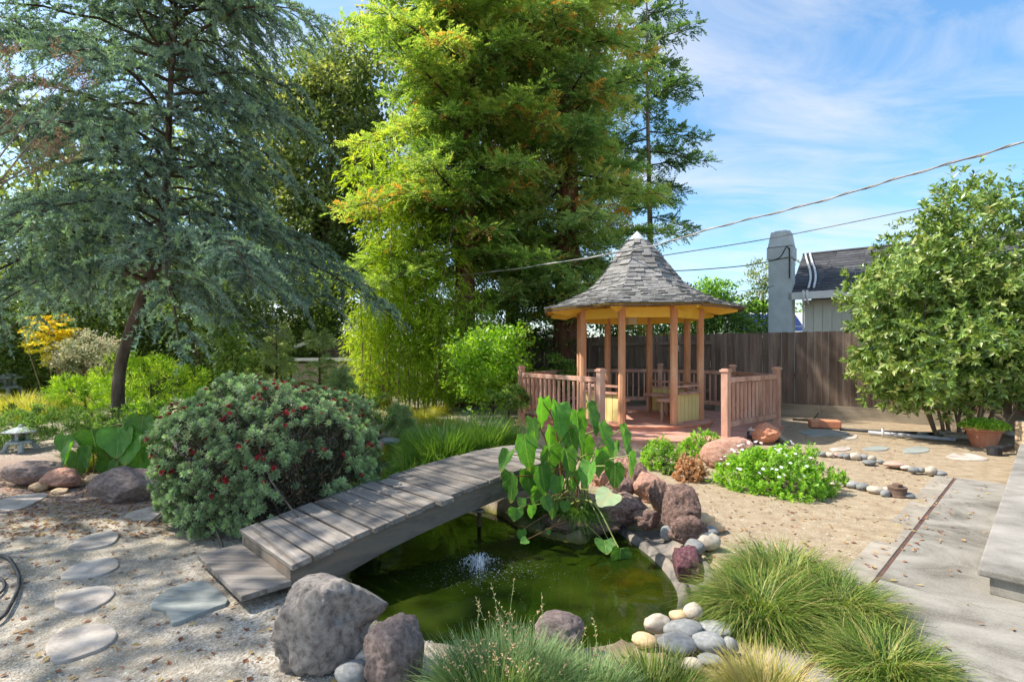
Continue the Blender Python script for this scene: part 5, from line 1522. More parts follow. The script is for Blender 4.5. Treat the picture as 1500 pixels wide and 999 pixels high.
for k in range(16):
    px_ = RNG.uniform(560, 640); d = RNG.uniform(13.4, 15.2); sp_.append(((px_ - 750) / 750 * d, d, RNG.uniform(5.0, 7.6) if px_ < 605 else RNG.uniform(4, 5.4)))
bamboo('bamboo_clump', 'tall yellow green bamboo column between the oak and the redwoods', sp_, 7.5, 'bamboo', 1500, 14, L=.2, W=.034, spread=.75)
sp_ = []
for k in range(20):
    px_ = RNG.uniform(520, 660); d = RNG.uniform(13.2, 14.6); sp_.append(((px_ - 750) / 750 * d, d, RNG.uniform(2.2, 3.8)))
bamboo('bamboo_clump', 'low bright yellow bamboo spreading behind the rose and grasses', sp_, 3.0, 'bamboo', 1050, 12, L=.15, W=.026, spread=.62, zlow=.12)
sp_ = []
for k in range(7):
    px_ = RNG.uniform(650, 730); d = RNG.uniform(13.5, 14.8); sp_.append(((px_ - 750) / 750 * d, d, RNG.uniform(2.4, 3.4)))
bamboo('bamboo_clump', 'greener bamboo under the redwood beside the bright round bush', sp_, 3.0, 'lime', 900, 14, L=.14, W=.026, spread=.6, zlow=.1)

# ---- mid-ground shrubs ---------------------------------------------------------
def shrub(name, label, px, by, w, h, d, mat, ncl, per, L, W, cat='shrub', T=T_LEAF, nl=8, bark='twig', crad=None, seed=0, group=None, depth=.85, lump=.18, shell=.5, up=.4, jit=.9, part='foliage', flat=.9, z0=None):
    s = d / 750
    top = 1.5 - (by - h - 520) * s; bot = 1.5 - (by - 520) * s
    rx = w * s / 2 * .9; rz = (top - bot) / 2 * .93
    x = (px - 750) / 750 * d
    g = gzat(x, d) if z0 is None else z0
    root = empty(name, (x, d, g), label, cat, group)
    cr = crad or max(.07, min(rx, rz) * .28)
    o, C = leafy(name, root, (x, d, (top + bot) / 2), (rx, rx * depth, rz), ncl, per, cr, L, W, mat, T, shell, up, seed, lump, flat, None, jit, part)
    if nl: limbs(root, (x, d, g - .03), C, bark, nl, .012, 'stem', .8, (x, d, (top + bot) / 2), .02)
    return root
shrub('round_bush', 'bright lime green round bush left of the gazebo railing', 722, 592, 138, 120, 11.9, 'lime', 260, 32, .10, .06, seed=41, nl=12, T=T_LEAF, lump=.34, shell=.35)
shrub('leafy_bush', 'grey green leafy bush between the round bush and the left railing', 823, 578, 62, 56, 13.5, 'mid_green', 60, 34, .10, .065, seed=42)
shrub('leafy_bush', 'low dark leafy bush under the lime green round bush', 745, 604, 60, 40, 10.6, 'mid_green', 40, 34, .08, .045, seed=43)
shrub('leafy_bush', 'loose green bush right of the cedar trunk before the feathery ones', 342, 566, 92, 95, 11.0, 'mid_green', 90, 30, .07, .04, seed=44, shell=.3, lump=.35)
shrub('variegated_bush', 'pale silvery bush between the orange maple and the cedar trunk', 128, 555, 96, 74, 12.0, 'variegated', 110, 30, .07, .04, seed=45, shell=.3, lump=.3)
shrub('fern_mound', 'big bright green ferny mound right of the cedar trunk', 222, 606, 150, 88, 10.4, 'fern', 150, 46, .12, .018, seed=46, up=.1, lump=.12, jit=.6, cat='fern')
shrub('fern_mound', 'bright green ferny mound left of the cedar trunk', 125, 600, 110, 52, 10.4, 'fern', 90, 46, .12, .018, seed=47, up=.1, lump=.12, jit=.6, cat='fern')
shrub('juniper', 'dark low juniper spreading behind the stone lantern', 60, 655, 200, 62, 8.4, 'juniper', 170, 50, .07, .018, seed=48, lump=.15, cat='juniper')
shrub('juniper', 'dark low juniper at the foot of the cedar trunk', 190, 645, 150, 50, 8.6, 'juniper', 130, 50, .07, .018, seed=49, lump=.15, cat='juniper')
shrub('leafy_bush', 'low yellow green ground shrub between juniper and red flowering bush', 245, 620, 120, 40, 8.8, 'lime', 80, 34, .05, .028, seed=50)
def weeping(label, px, by, w, h, d, seed):
    """feathery weeping bush: drooping fronds from a few arching shoots"""
    s = d / 750; x = (px - 750) / 750 * d; top = 1.5 - (by - h - 520) * s; g = 1.5 - (by - 520) * s
    root = empty('feathery_bush', (x, d, g), label, 'bush', 'pale feathery bushes behind the red flowering one')
    P_, D_ = [], []
    br = MB()
    for i in range(46):
        az = RNG.random() * 6.28; u_ = RNG.random()
        hh = np.array([math.cos(az), math.sin(az), 0])
        p0 = np.array([x, d, g + (top - g) * u_ * .9])
        Lb = w * s * .5 * (1.05 - u_ * .75) * RNG.uniform(.6, 1.15)
        t = np.linspace(0, 1, 7)
        pts = p0 + hh * (Lb * t)[:, None] + np.array([0, 0, 1.0]) * (Lb * (.7 * t - .75 * t * t) + .12 * t * u_)[:, None]
        br.tube(pts, np.linspace(.008, .002, 7), 3, caps=False)
        n = 170
        uu = RNG.random(n) ** .8
        b = np.stack([np.interp(uu, t, pts[:, a]) for a in range(3)], 1)
        P_.append(b); D_.append(unit(hh * .6 + rdir(n) * .75 + np.array([0, 0, -.35])))
    br.tube([(x, d, g - .05), (x, d, top - .1)], [.03, .01], 6)
    br.build('stem', M['twig'], root)
    P_, D_ = np.concatenate(P_), np.concatenate(D_)
    mb = MB(); stamp(mb, P_, D_, rdir(len(P_)), RNG.uniform(.06, .15, len(P_)), .013, T_NEEDLE, np.clip(RNG.normal(.5, .2, len(P_)), 0, 1))
    mb.build('foliage', M['feathery'], root)
weeping('tall pale feathery bush above the middle of the red flowering bush', 405, 575, 95, 110, 11.2, 1)
weeping('pale feathery bush right of the tall one near the capped wall', 468, 578, 100, 98, 11.0, 2)
weeping('small pale feathery bush low beside the rose bush', 500, 585, 60, 45, 10.2, 3)
weeping('pale feathery bush left of the tall one', 372, 575, 60, 60, 11.8, 4)
# orange maple
mx_ = (76 - 750) / 750 * 12.2
mroot = empty('maple', (mx_, 12.2, .2), 'small orange and yellow autumn maple at the left', 'maple')
C, _ = blob_centers((mx_, 12.2, 1.9), (.62, .5, .62), 90, .2, seed=61, lump=.35)
P, o_ = clump_cloud(C, .13 * np.ones(len(C)), 34, .35)
mb = MB(); stamp(mb, P, unit(rdir(len(P)) * [1, 1, .4]), rdir(len(P)) * .4 + np.array([0, 0, 1]), RNG.uniform(.05, .09, len(P)), .045, T_LEAF, np.clip(.45 + .5 * RNG.random(len(P)) - .45 * (P[:, 2] - 2.1), 0, 1))
mb.build('crown', M['maple'], mroot)
for k in range(9):
    b = np.array([mx_ + RNG.normal(.02, .16), 12.2 + RNG.normal(0, .1), .1]); e = C[RNG.integers(len(C))]
    MB().tube(catmull([b, (b + e) / 2 + RNG.normal(0, .04, 3), e], 4), np.linspace(.014, .005, 9), 5).build('stem', M['stem_pale'], mroot, smooth=True)
# copper seed sprays of a crape myrtle hanging in from the left edge
croot = empty('crape_myrtle', (-5.9, 5.0, 0), 'copper brown crape myrtle sprays reaching in at the upper left edge', 'tree')
tips = [V3(px_, py_, RNG.uniform(5.2, 5.8)) for px_, py_ in ((70, 232), (40, 222), (85, 212), (100, 110), (80, 88), (20, 120), (45, 250), (10, 190), (60, 130), (118, 128), (95, 240), (5, 80))]
br = MB(); P_, D_, v_ = [], [], []
for e in tips:
    b = np.array([-6.0, 5.0, RNG.uniform(1.6, 2.6)])
    br.tube(catmull([b, (b + e) / 2 + np.array([0, 0, .25]) + RNG.normal(0, .06, 3), e], 5), np.linspace(.016, .003, 11), 5, caps=False)
    for q in range(4):
        dr = unit(rdir(1)[0] * .5 + np.array([.35, 0, .5]))
        n = 34; uu = RNG.random(n)
        P_.append(e + dr * (uu * .22)[:, None] + RNG.normal(0, .012, (n, 3))); D_.append(rdir(n) + dr * .6); v_.append(RNG.uniform(.1, .7, n))
    n = 60
    P_.append(e + RNG.normal(0, .11, (n, 3)) - np.array([.05, 0, .1])); D_.append(rdir(n)); v_.append(np.full(n, .97))
br.tube([(-6.0, 5.0, -.05), (-6.03, 5.0, 1.0), (-6.0, 5.0, 2.6)], [.05, .04, .02], 8)
br.build('trunk', M['bark_grey'], croot, smooth=True)
P_, D_, v_ = map(np.concatenate, (P_, D_, v_))
mb = MB(); stamp(mb, P_, D_, rdir(len(P_)), RNG.uniform(.02, .045, len(P_)), .014, T_LEAF, v_)
mb.build('sprays', M['copper'], croot)

# trees standing left of the picture, whose shade lies over the near garden
tree('leafy_tree', 'tall broadleaf tree just outside the left edge shading the gravel', 750 - 750 * 8.6 / 2.2, 2.2, 8.0, (3.2, 2.6, 3.4), 240, 17, .6, .16, .10, 'oak', rt=.2, seed=71, nl=10, lump=.3)
tree('leafy_tree', 'broadleaf tree beside the crape myrtle outside the left edge', 750 - 750 * 9.6 / 5.6, 5.6, 8.2, (2.6, 2.2, 3.2), 190, 16, .6, .16, .10, 'oak', rt=.2, seed=72, nl=10, lump=.3)
tree('leafy_tree', 'smaller broadleaf tree behind the viewer at the left', 750 - 750 * 6.5 / -1.2, -1.2, 6.2, (2.8, 2.2, 2.8), 170, 16, .55, .16, .10, 'oak', rt=.18, seed=73, nl=8, lump=.3)

# ---- grasses -------------------------------------------------------------------
def tuft(name, label, x, y, z, r, n, L, W, mat, lean=(.05, .75), droop=(.5, 1.5), cat='grass clump', group=None, seg=4, flop=None, spread_az=None, stalks=0, sy=1.0, straw=None):
    root = empty(name, (x, y, z), label, cat, group)
    az = RNG.random(n) * 6.283
    rr = r * np.sqrt(RNG.random(n)) * .55
    P = np.stack([x + np.cos(az) * rr, y + np.sin(az) * rr * sy, np.full(n, z - .02)], 1)
    if r > .3: P[:, 2] = ground_z(P[:, :2]) - .02
    az2 = az + RNG.normal(0, .45, n) + (RNG.random(n) < .12) * RNG.normal(0, 1.6, n) + .5 * vnoise(P[:, 0], P[:, 1], 14, 5)
    mb = MB()
    ln = L * RNG.uniform(.55, 1.1, n)
    le = RNG.uniform(*lean, n) * np.clip(.35 + rr / (r * .55), 0, 1)
    var = np.clip(RNG.normal(.42, .27, n), 0, 1)
    blades(mb, P, az2, le, ln, np.full(n, W) * RNG.uniform(.7, 1.2, n), RNG.uniform(*droop, n), seg, var)
    mb.build('blades', M[mat], root)
    if straw:
        k = int(n * .22); i = RNG.choice(n, k, replace=False)
        mb = MB(); blades(mb, P[i], az2[i] + .3, np.clip(le[i] + .3, 0, 1), ln[i] * .8, np.full(k, W), RNG.uniform(*droop, k), 3)
        mb.build('dry_blades', M[straw], root)
    if stalks:
        mb = MB(); sd = MB()
        for k in range(stalks):
            a = RNG.random() * 6.28; h = L * RNG.uniform(.9, 1.45)
            b = np.array([x + RNG.normal(0, r * .3), y + RNG.normal(0, r * .3), z]); hd = np.array([math.cos(a), math.sin(a), 0])
            t = np.linspace(0, 1, 6)
            pts = b + hd * (h * .45 * t ** 1.7)[:, None] + np.array([0, 0, 1.0]) * (h * (t - .12 * t ** 2))[:, None]
            mb.tube(pts, np.linspace(.0016, .0009, 6), 3, caps=False)
            m_ = 16; uu = RNG.uniform(.68, 1.0, m_)
            q = np.stack([np.interp(uu, t, pts[:, c]) for c in range(3)], 1)
            stamp(sd, q, rdir(m_) + np.array([0, 0, .8]), rdir(m_), .013, .006, T_LEAF)
        mb.build('stalks', M['bluegrass'], root)['kind'] = 'stuff'; sd.build('seed_heads', M['straw'], root)['kind'] = 'stuff'
    return root
def gp(px, py): 
    p = G(px, py); return p[0], p[1], gzat(p[0], p[1])
FG = 'fescue mounds between the pond and the path'
x, y, z = gp(1168, 872); tuft('fescue_mound', 'broad green fescue mound at the back by the paver edge', x, y + .15, z, .36, 4680, 0.418, 0.0059, 'fescue', (.2, 1.0), (1.0, 2.6), group=FG, straw='drygrass')
x, y, z = gp(1120, 905); tuft('fescue_mound', 'big green fescue mound spilling left over the cobbles', x, y + .05, z, .36, 5070, 0.399, 0.0059, 'fescue', (.2, 1.0), (1.0, 2.6), group=FG, straw='drygrass')
x, y, z = gp(1235, 905); tuft('fescue_mound', 'middle fescue mound leaning over the concrete path', x, y + .05, z, .30, 3900, 0.361, 0.0057, 'fescue', (.2, 1.0), (1.0, 2.6), group=FG, straw='drygrass')
x, y, z = gp(1305, 990); tuft('fescue_mound', 'nearest fescue mound at the lower right on the path edge', x, y + .02, z, .28, 4290, 0.314, 0.0051, 'fescue', (.2, 1.0), (1.0, 2.5), group=FG, straw='drygrass')
x, y, z = gp(1120, 1035); tuft('fescue_mound', 'yellowed fescue mound at the picture foot below the big one', x, y, z, .24, 2400, .25, .0055, 'drygrass', (.1, .95), (.5, 1.4), group=FG)
x, y, z = gp(960, 1030); tuft('fescue_mound', 'yellow green tuft at the picture foot right of the blue sedge', x, y, z, .24, 2200, .24, .0055, 'fescue', (.05, .8), (.4, 1.3), group=FG, straw='drygrass')
x, y, z = gp(735, 1040); tuft('blue_sedge', 'blue green sedge with pale seed heads in the foreground over the pond', x, y, z, .36, 5200, .33, .0068, 'bluegrass', (.02, .85), (.15, 1.2), stalks=44, sy=.6)
x, y, z = gp(860, 1040); tuft('blue_sedge', 'smaller blue green sedge tuft right of the seed headed one', x, y, z, .24, 2400, .25, .0065, 'bluegrass', (.02, .7), (.15, 1.0), stalks=8, sy=.6)
# papyrus / sedge bank beyond the bridge
proot = None
UG = 'dark green sedges on the far pond bank'
for k, (px_, py_, r, n, L_, lb) in enumerate([(600, 703, .40, 2600, .62, 'green umbrella sedge nearest the bridge planks'), (650, 690, .50, 3000, .72, 'green umbrella sedge in the middle of the far bank'), (705, 678, .45, 2600, .78, 'tall green sedge next to the left deck railing'),
                                       (735, 668, .3, 1500, .62, 'green sedge at the corner of the deck'), (620, 672, .45, 2000, .55, 'green sedge at the back of the far bank')]):
    x, y, z = gp(px_, py_); tuft('umbrella_sedge', lb, x, y, z, r, n, L_, .015, 'green_grass', (.0, .7), (.3, 1.6), cat='sedge', group=UG)
# yellow bunch grasses further back
YG = 'yellow bunch grasses beyond the pond'
for k, (px_, py_, lb) in enumerate([(588, 572, 'yellow bunch grass below the low bamboo'), (620, 578, 'yellow bunch grass left of the lime bush'), (655, 585, 'yellow bunch grass by the far dirt path'), (600, 588, 'yellow bunch grass right of the rose bush'),
                                    (640, 570, 'yellow bunch grass at the foot of the bamboo culms'), (680, 590, 'yellow bunch grass under the lime bush'), (560, 566, 'yellow bunch grass before the pinkish rock'), (540, 580, 'yellow bunch grass behind the rose bush')]):
    d = 13.5 - (py_ - 566) * .16
    x = (px_ - 750) / 750 * d; tuft('bunch_grass', lb, x, d, gzat(x, d), .42, 900, .42, .014, 'yellow_grass', (.05, .9), (.4, 1.6), group=YG)
YL = 'bright grasses at the left edge'
for px_, py_, d, lb in ((15, 592, 10.0, 'yellow green grass clump at the left picture edge'), (55, 596, 9.8, 'yellow green grass clump beside the maple stems'), (95, 580, 11.0, 'tawny grass clump below the silvery bush'), (30, 570, 11.4, 'pale grass clump by the far stone lantern')):
    x = (px_ - 750) / 750 * d; tuft('bunch_grass', lb, x, d, gzat(x, d), .5, 1300, .55, .012, 'yellow_grass' if px_ != 95 else 'drygrass', (.05, .8), (.3, 1.4), group=YL)
x, y, z = gp(84, 696); tuft('bunch_grass', 'variegated grass blades arching behind the left boulders', x + .1, y + .35, z, .3, 500, .48, .012, 'yellow_grass', (.1, .8), (.3, 1.3))
tuft('water_grass', 'fine green grass hanging from the taro island to the water', .62, 4.78, .0, .26, 3600, .30, .0055, 'green_grass', (.3, 1.0), (1.0, 2.4), sy=.5)
tuft('water_grass', 'fine green grass hanging under the taro beside the bridge', .30, 4.95, -.04, .2, 1500, .24, .005, 'green_grass', (.1, 1.0), (.9, 2.0))
# root mound of the taro
rock('taro_root_clump', 'root mass', 'dark mossy root mass carrying the taro at the pond corner', 845, 782, 110, 30, 'rust', 91, z0=-.16, rough=.3, depth=.8)

# ---- red flowering rosette bush --------------------------------------------------
def rosette_mesh(seed, mat, n=22, s=1.0):
    r = np.random.default_rng(seed); mb = MB()
    k = np.arange(n); az = k * 2.399; el = np.linspace(1.35, -.25, n)
    D = np.stack([np.cos(az) * np.cos(el), np.sin(az) * np.cos(el), np.sin(el)], 1)
    P = np.stack([np.zeros(n), np.zeros(n), -np.linspace(0, .5, n)], 1) + D * .06
    t, f = T_LEAF
    Dn = unit(D); S = unit(np.cross(np.array([0, 0, 1.0]) + 0 * D, Dn)); N2 = np.cross(Dn, S)
    L = (.50 + .38 * np.sin(np.linspace(.3, 2.4, n)))[:, None, None]; W = .36
    V = P[:, None] + Dn[:, None] * t[None, :, 0:1] * L + S[:, None] * t[None, :, 1:2] * W + N2[:, None] * t[None, :, 2:3] * W
    F = (np.arange(n)[:, None, None] * 4 + f[None]).reshape(-1, 3)
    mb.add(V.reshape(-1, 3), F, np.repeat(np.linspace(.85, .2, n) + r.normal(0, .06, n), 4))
    return mb
def flower_mesh(seed):
    r = np.random.default_rng(seed); mb = MB()
    n = 12; az = np.arange(n) * 2.399; P = np.stack([np.cos(az) * .06, np.sin(az) * .06, r.normal(.1, .10, n)], 1)
    D = unit(np.stack([np.cos(az), np.sin(az), np.full(n, .6)], 1) + r.normal(0, .25, (n, 3)))
    t, f = T_LEAF6
    S = unit(np.cross(np.array([0, 0, 1.0]) + 0 * D, D)); N2 = np.cross(D, S)
    V = P[:, None] + D[:, None] * t[None, :, 0:1] * .55 + S[:, None] * t[None, :, 1:2] * .5 + N2[:, None] * t[None, :, 2:3] * .5
    F = (np.arange(n)[:, None, None] * 7 + f[None]).reshape(-1, 3)
    return mb.add(V.reshape(-1, 3), F, np.repeat(r.random(n), 7))
def euphorbia():
    c = np.array([-2.22, 4.82, .49]); rad = np.array([.84, .80, .72])
    root = empty('flowering_bush', (c[0], c[1], 0), 'wide round bush of grey green rosettes dotted with red flowers beside the bridge', 'bush')
    n = 4300
    d = rdir(n)
    d = d[d[:, 2] > -.75]; n = len(d)
    r = 1 + .07 * vnoise(d[:, 0] * 4, d[:, 1] * 4 + d[:, 2] * 3, 2.0, 77) * 2.6 + .05 * vnoise(d[:, 0] * 9, d[:, 1] * 9 + d[:, 2] * 8, 2.0, 78) * 2 + RNG.normal(0, .035, n)
    # boxy ellipsoid: fuller shoulders than a ball
    k = (np.abs(d[:, 0]) ** 2.8 + np.abs(d[:, 1]) ** 2.8 + np.abs(d[:, 2]) ** 2.8) ** (-1 / 2.8)
    P = c + d * (r * k)[:, None] * rad
    lean = np.clip((P[:, 2] - .1), 0, 2)
    # keep clear of the bridge
    side = (P[:, :2] - BO) @ bv
    ok = (P[:, 2] > .04) & ~((side < BW + .01) & (P[:, 2] < .95))
    P = P[ok]; d = d[ok]; n = len(P)
    view = unit(np.array([0, 0, 1.5]) - P)
    facing = (d * view).sum(1)
    ax = unit(d * rad[::-1] * .7 + np.array([0, 0, .35]) + rdir(n) * .32)
    size = RNG.uniform(.036, .060, n)
    order = np.argsort(-facing * 1.0 - RNG.random(n) * .5)
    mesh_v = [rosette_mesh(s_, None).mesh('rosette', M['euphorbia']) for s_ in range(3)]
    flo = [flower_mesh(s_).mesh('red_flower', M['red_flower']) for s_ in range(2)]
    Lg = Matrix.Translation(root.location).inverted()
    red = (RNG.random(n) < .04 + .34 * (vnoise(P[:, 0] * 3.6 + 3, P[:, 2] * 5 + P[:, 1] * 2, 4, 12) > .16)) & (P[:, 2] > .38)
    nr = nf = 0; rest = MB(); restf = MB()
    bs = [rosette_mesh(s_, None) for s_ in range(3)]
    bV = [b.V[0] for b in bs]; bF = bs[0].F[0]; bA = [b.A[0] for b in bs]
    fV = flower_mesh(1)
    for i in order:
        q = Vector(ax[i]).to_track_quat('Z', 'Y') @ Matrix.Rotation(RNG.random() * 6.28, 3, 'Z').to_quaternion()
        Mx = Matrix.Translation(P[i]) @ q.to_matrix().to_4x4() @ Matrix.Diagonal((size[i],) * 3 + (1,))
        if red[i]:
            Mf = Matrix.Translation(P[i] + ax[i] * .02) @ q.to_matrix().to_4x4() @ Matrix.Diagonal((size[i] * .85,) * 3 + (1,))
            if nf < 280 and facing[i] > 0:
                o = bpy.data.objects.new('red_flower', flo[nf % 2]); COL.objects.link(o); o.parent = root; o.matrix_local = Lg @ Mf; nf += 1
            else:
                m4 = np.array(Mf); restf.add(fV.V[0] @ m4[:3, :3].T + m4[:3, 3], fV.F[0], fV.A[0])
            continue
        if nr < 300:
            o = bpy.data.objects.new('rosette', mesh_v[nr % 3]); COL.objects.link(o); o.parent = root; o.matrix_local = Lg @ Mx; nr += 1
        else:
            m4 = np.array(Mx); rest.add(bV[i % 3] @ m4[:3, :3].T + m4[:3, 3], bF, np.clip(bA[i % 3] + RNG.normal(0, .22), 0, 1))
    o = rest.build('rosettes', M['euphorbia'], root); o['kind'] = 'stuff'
    if restf.n: o = restf.build('red_flowers', M['red_flower'], root); o['kind'] = 'stuff'
    # inner fill and stems
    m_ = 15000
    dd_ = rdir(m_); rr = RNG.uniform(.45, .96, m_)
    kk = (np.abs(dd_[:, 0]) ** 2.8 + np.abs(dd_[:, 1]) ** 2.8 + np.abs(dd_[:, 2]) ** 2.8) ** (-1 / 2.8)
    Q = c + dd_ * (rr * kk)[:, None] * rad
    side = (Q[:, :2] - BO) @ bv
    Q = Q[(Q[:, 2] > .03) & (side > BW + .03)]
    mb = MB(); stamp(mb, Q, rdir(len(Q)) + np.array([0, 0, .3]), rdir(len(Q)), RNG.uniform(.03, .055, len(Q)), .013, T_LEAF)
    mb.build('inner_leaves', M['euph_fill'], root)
    mb = MB()
    for k in range(170):
        e = P[RNG.integers(n)]; b = np.array([c[0] + RNG.normal(0, .35), c[1] + RNG.normal(0, .25), .0])
        mb.tube([b, b * .4 + e * .6 + RNG.normal(0, .04, 3) - np.array([0, 0, .08]), e], [.009, .007, .004], 4, caps=False)
    mb.build('stems', M['bark_cedar'], root)
euphorbia()

# ---- rose bush ---------------------------------------------------------------------
rb = shrub('rose_bush', 'small dark leaved rose bush with red blooms behind the flowering bush', 533, 645, 66, 88, 8.4, 'juniper', 90, 30, .035, .024, seed=81, nl=12, shell=.2, lump=.3, cat='rose bush')
fm = flower_mesh(5).mesh('rose_bloom', M['red_flower'])
for k, (px_, py_) in enumerate([(519, 551), (527, 550), (545, 561), (562, 572), (563, 581), (537, 557), (508, 566), (549, 588)]):
    p = V3(px_, py_, 8.2); o = bpy.data.objects.new('rose_bloom', fm); COL.objects.link(o); o.parent = rb
    o.location = Vector(p) - rb.location; o.scale = (.045,) * 3; o.rotation_euler = (R(RNG.uniform(20, 70)), 0, RNG.random() * 6)
weeping('low grey green weed patch on the dirt before the rose bush', 585, 632, 60, 34, 9.0, 9)

# ---- taro ---------------------------------------------------------------------------
def taro_leaf_mesh(seed, cup=.22, wav=.035):
    """heart shaped blade, unit length from notch lobes to tip along -Z, facing -Y"""
    r = np.random.default_rng(seed)
    K = 22
    out = []
    for i in range(K):
        a = i / K * 2 * math.pi
        # heart outline: tip at a=0 (down), notch at a=pi (up)
        w = .5 * math.sin(a) * (1 + .18 * math.cos(a) * -1)
        zc = .5 * math.cos(a)
        if math.cos(a) < -.2: zc -= 0
        dip = .20 * math.exp(-((a - math.pi) / .38) ** 2)
        tip = .16 * math.exp(-((min(a, 2 * math.pi - a)) / .42) ** 2)
        out.append((w * .96, -(zc + tip) + 0 * dip, -dip))
    V = [(0, 0, .22)]
    rings = [.35, .7, 1.0]
    for rr in rings:
        for i, (w, z, dip) in enumerate(out):
            zz_ = z + dip * rr
            y = cup * (abs(w * rr) ** 1.3) - .05 * math.cos(3 * i * 2 * math.pi / K) * (rr ** 2) * 0
            y += wav * math.sin(i * 2.1 + seed) * rr ** 3 + .10 * (zz_ * rr - .1) ** 2
            V.append((w * rr, -y, .22 * (1 - rr) + zz_ * rr))
    F = []
    for i in range(K): F.append((0, 1 + i, 1 + (i + 1) % K))
    for q in range(2):
        b0, b1 = 1 + q * K, 1 + (q + 1) * K
        for i in range(K): F.append((b0 + i, b1 + i, b1 + (i + 1) % K)); F.append((b0 + i, b1 + (i + 1) % K, b0 + (i + 1) % K))
    var = []
    for j, v_ in enumerate(V):
        var.append(.9 if j == 0 else .45 + (.35 if abs(v_[0]) < .03 else (.18 if (j % 4 == 0) else -.08)))
    return V, F, var
taro_src = [taro_leaf_mesh(s_, cup) for s_, cup in ((1, .25), (2, .45), (3, .1), (4, .35))]
taro_me = [MB().add(V, F, var).mesh('leaf', M['taro'], True) for V, F, var in taro_src]
taro_pale = MB().add(*taro_src[2]).mesh('leaf', M['taro_pale'], True)
def taro(name, label, base, leaves, d_rng, roots, seedv=0):
    root = empty(name, tuple(base), label, 'taro plant')
    rg = np.random.default_rng(seedv)
    for k, L_ in enumerate(leaves):
        px_, py_, w, h = L_[:4]
        kind = L_[4] if len(L_) > 4 else ''
        d = L_[5] if len(L_) > 5 else rg.uniform(*d_rng)
        s = d / 750
        p = V3(px_, py_, d)
        me = taro_pale if kind == 'pale' else taro_me[k % 4]
        o = bpy.data.objects.new('leaf', me); COL.objects.link(o); o.parent = root
        yaw = math.acos(min(1, w / (h * .82))) * rg.choice([-1, 1]) * .8 if h > w else 0
        tilt = R(rg.uniform(-18, 14)); roll = R(rg.uniform(-14, 14))
        hh = h * s / 1.08
        if kind in ('flat', 'pale'):
            tilt = R(-58); hh = h * s / .72 ; yaw = 0; roll = R(rg.uniform(-40, 60))
        ww_ = w * s / max(.35, math.cos(yaw)) / .92
        M_ = Matrix.Translation(Vector(p) - root.location) @ Matrix.Rotation(yaw + rg.normal(0, .1), 4, 'Z') @ Matrix.Rotation(tilt, 4, 'X') @ Matrix.Rotation(roll, 4, 'Y') @ Matrix.Diagonal((ww_, hh, hh, 1))
        o.matrix_local = M_
        at_ = (Matrix.Translation(root.location) @ M_) @ Vector((0, .0, .22))
        b = np.array(roots[k % len(roots)]) + rg.normal(0, .04, 3) * [1, 1, 0]
        e = np.array(at_)
        back = np.array([0, .03, 0])
        m = b * .45 + e * .55 + np.array([(b[0] - e[0]) * .18, .06, .16 * abs(e[2] - b[2]) + .04])
        if kind == 'trail': m = np.array([(b[0] + e[0]) / 2 + .05, (b[1] + e[1]) / 2, max(b[2], e[2]) + .22])
        mat_ = M['taro_stem_red'] if rg.random() < .3 else M['taro_stem']
        r_ = .0075 if h > 30 else .005
        MB().tube(catmull([b, m, e + back * .3], 7), np.linspace(r_ * 1.5, r_ * .7, 15), 6, caps=False).build('stalk', mat_, root, smooth=True)
    return root
LV = [(793, 598, 22, 52), (817, 609, 32, 62), (846, 621, 24, 64), (864, 607, 20, 58), (884, 640, 20, 66), (911, 642, 16, 60), (770, 654, 30, 62), (803, 668, 30, 56), (831, 672, 24, 50), (875, 672, 24, 50), (901, 690, 22, 48),
      (922, 675, 16, 42), (750, 707, 26, 54), (773, 700, 28, 48), (794, 697, 30, 54), (817, 708, 22, 36), (890, 728, 36, 28, 'pale'), (799, 735, 18, 27), (810, 744, 16, 27), (827, 739, 16, 18), (778, 746, 13, 22),
      (755, 750, 22, 22), (764, 781, 13, 19), (769, 792, 14, 9, 'flat'), (908, 815, 30, 40, 'trail', 4.15), (886, 798, 30, 20, 'flat', 4.25), (803, 777, 9, 11), (900, 655, 14, 30), (836, 642, 22, 46), (855, 655, 22, 48), (782, 626, 24, 48), (862, 690, 20, 44), (840, 700, 20, 40), (742, 672, 20, 34, 'flat'), (893, 797, 20, 18, 'trail', 4.3), (784, 722, 20, 34), (765, 735, 14, 20), (805, 640, 24, 50)]
LV = [L_ if len(L_) > 5 else tuple(L_[:4]) + ((L_[4] if len(L_) > 4 else ''), (4.15 if L_[1] > 700 else 4.3 if L_[0] < 800 and L_[1] > 640 else 4.45 if L_[1] > 660 else 4.75) + RNG.uniform(-.08, .3)) for L_ in LV]
rt_ = [(.45, 4.85, -.02), (.58, 4.9, -.02), (.7, 4.95, 0), (.52, 5.05, 0), (.38, 4.95, -.03), (.62, 4.8, -.04)]
taro('taro_plant', 'large taro clump with big heart shaped leaves at the pond end of the bridge', (.55, 5.0, -.05), LV, (4.75, 5.45), rt_, 5)
LV2 = [(137, 645, 36, 34), (173, 645, 36, 40), (194, 640, 32, 56), (208, 628, 30, 40), (188, 655, 34, 40), (163, 668, 24, 30), (115, 680, 24, 34), (102, 668, 20, 40), (205, 672, 28, 36), (160, 687, 28, 24), (222, 690, 24, 34), (218, 640, 30, 44), (180, 690, 26, 26), (130, 668, 22, 30), (95, 650, 20, 24), (231, 665, 26, 40)]
rt2 = [V3(150, 703, 6.6), V3(175, 703, 6.6), V3(200, 703, 6.6), V3(130, 703, 6.7)]
taro('taro_plant', 'low taro clump behind the left boulders beside the flowering bush', tuple(V3(165, 705, 6.6)), [(a, b - 4, c * 1.35, d * 1.25) for a, b, c, d in LV2], (6.0, 6.5), rt2, 8)

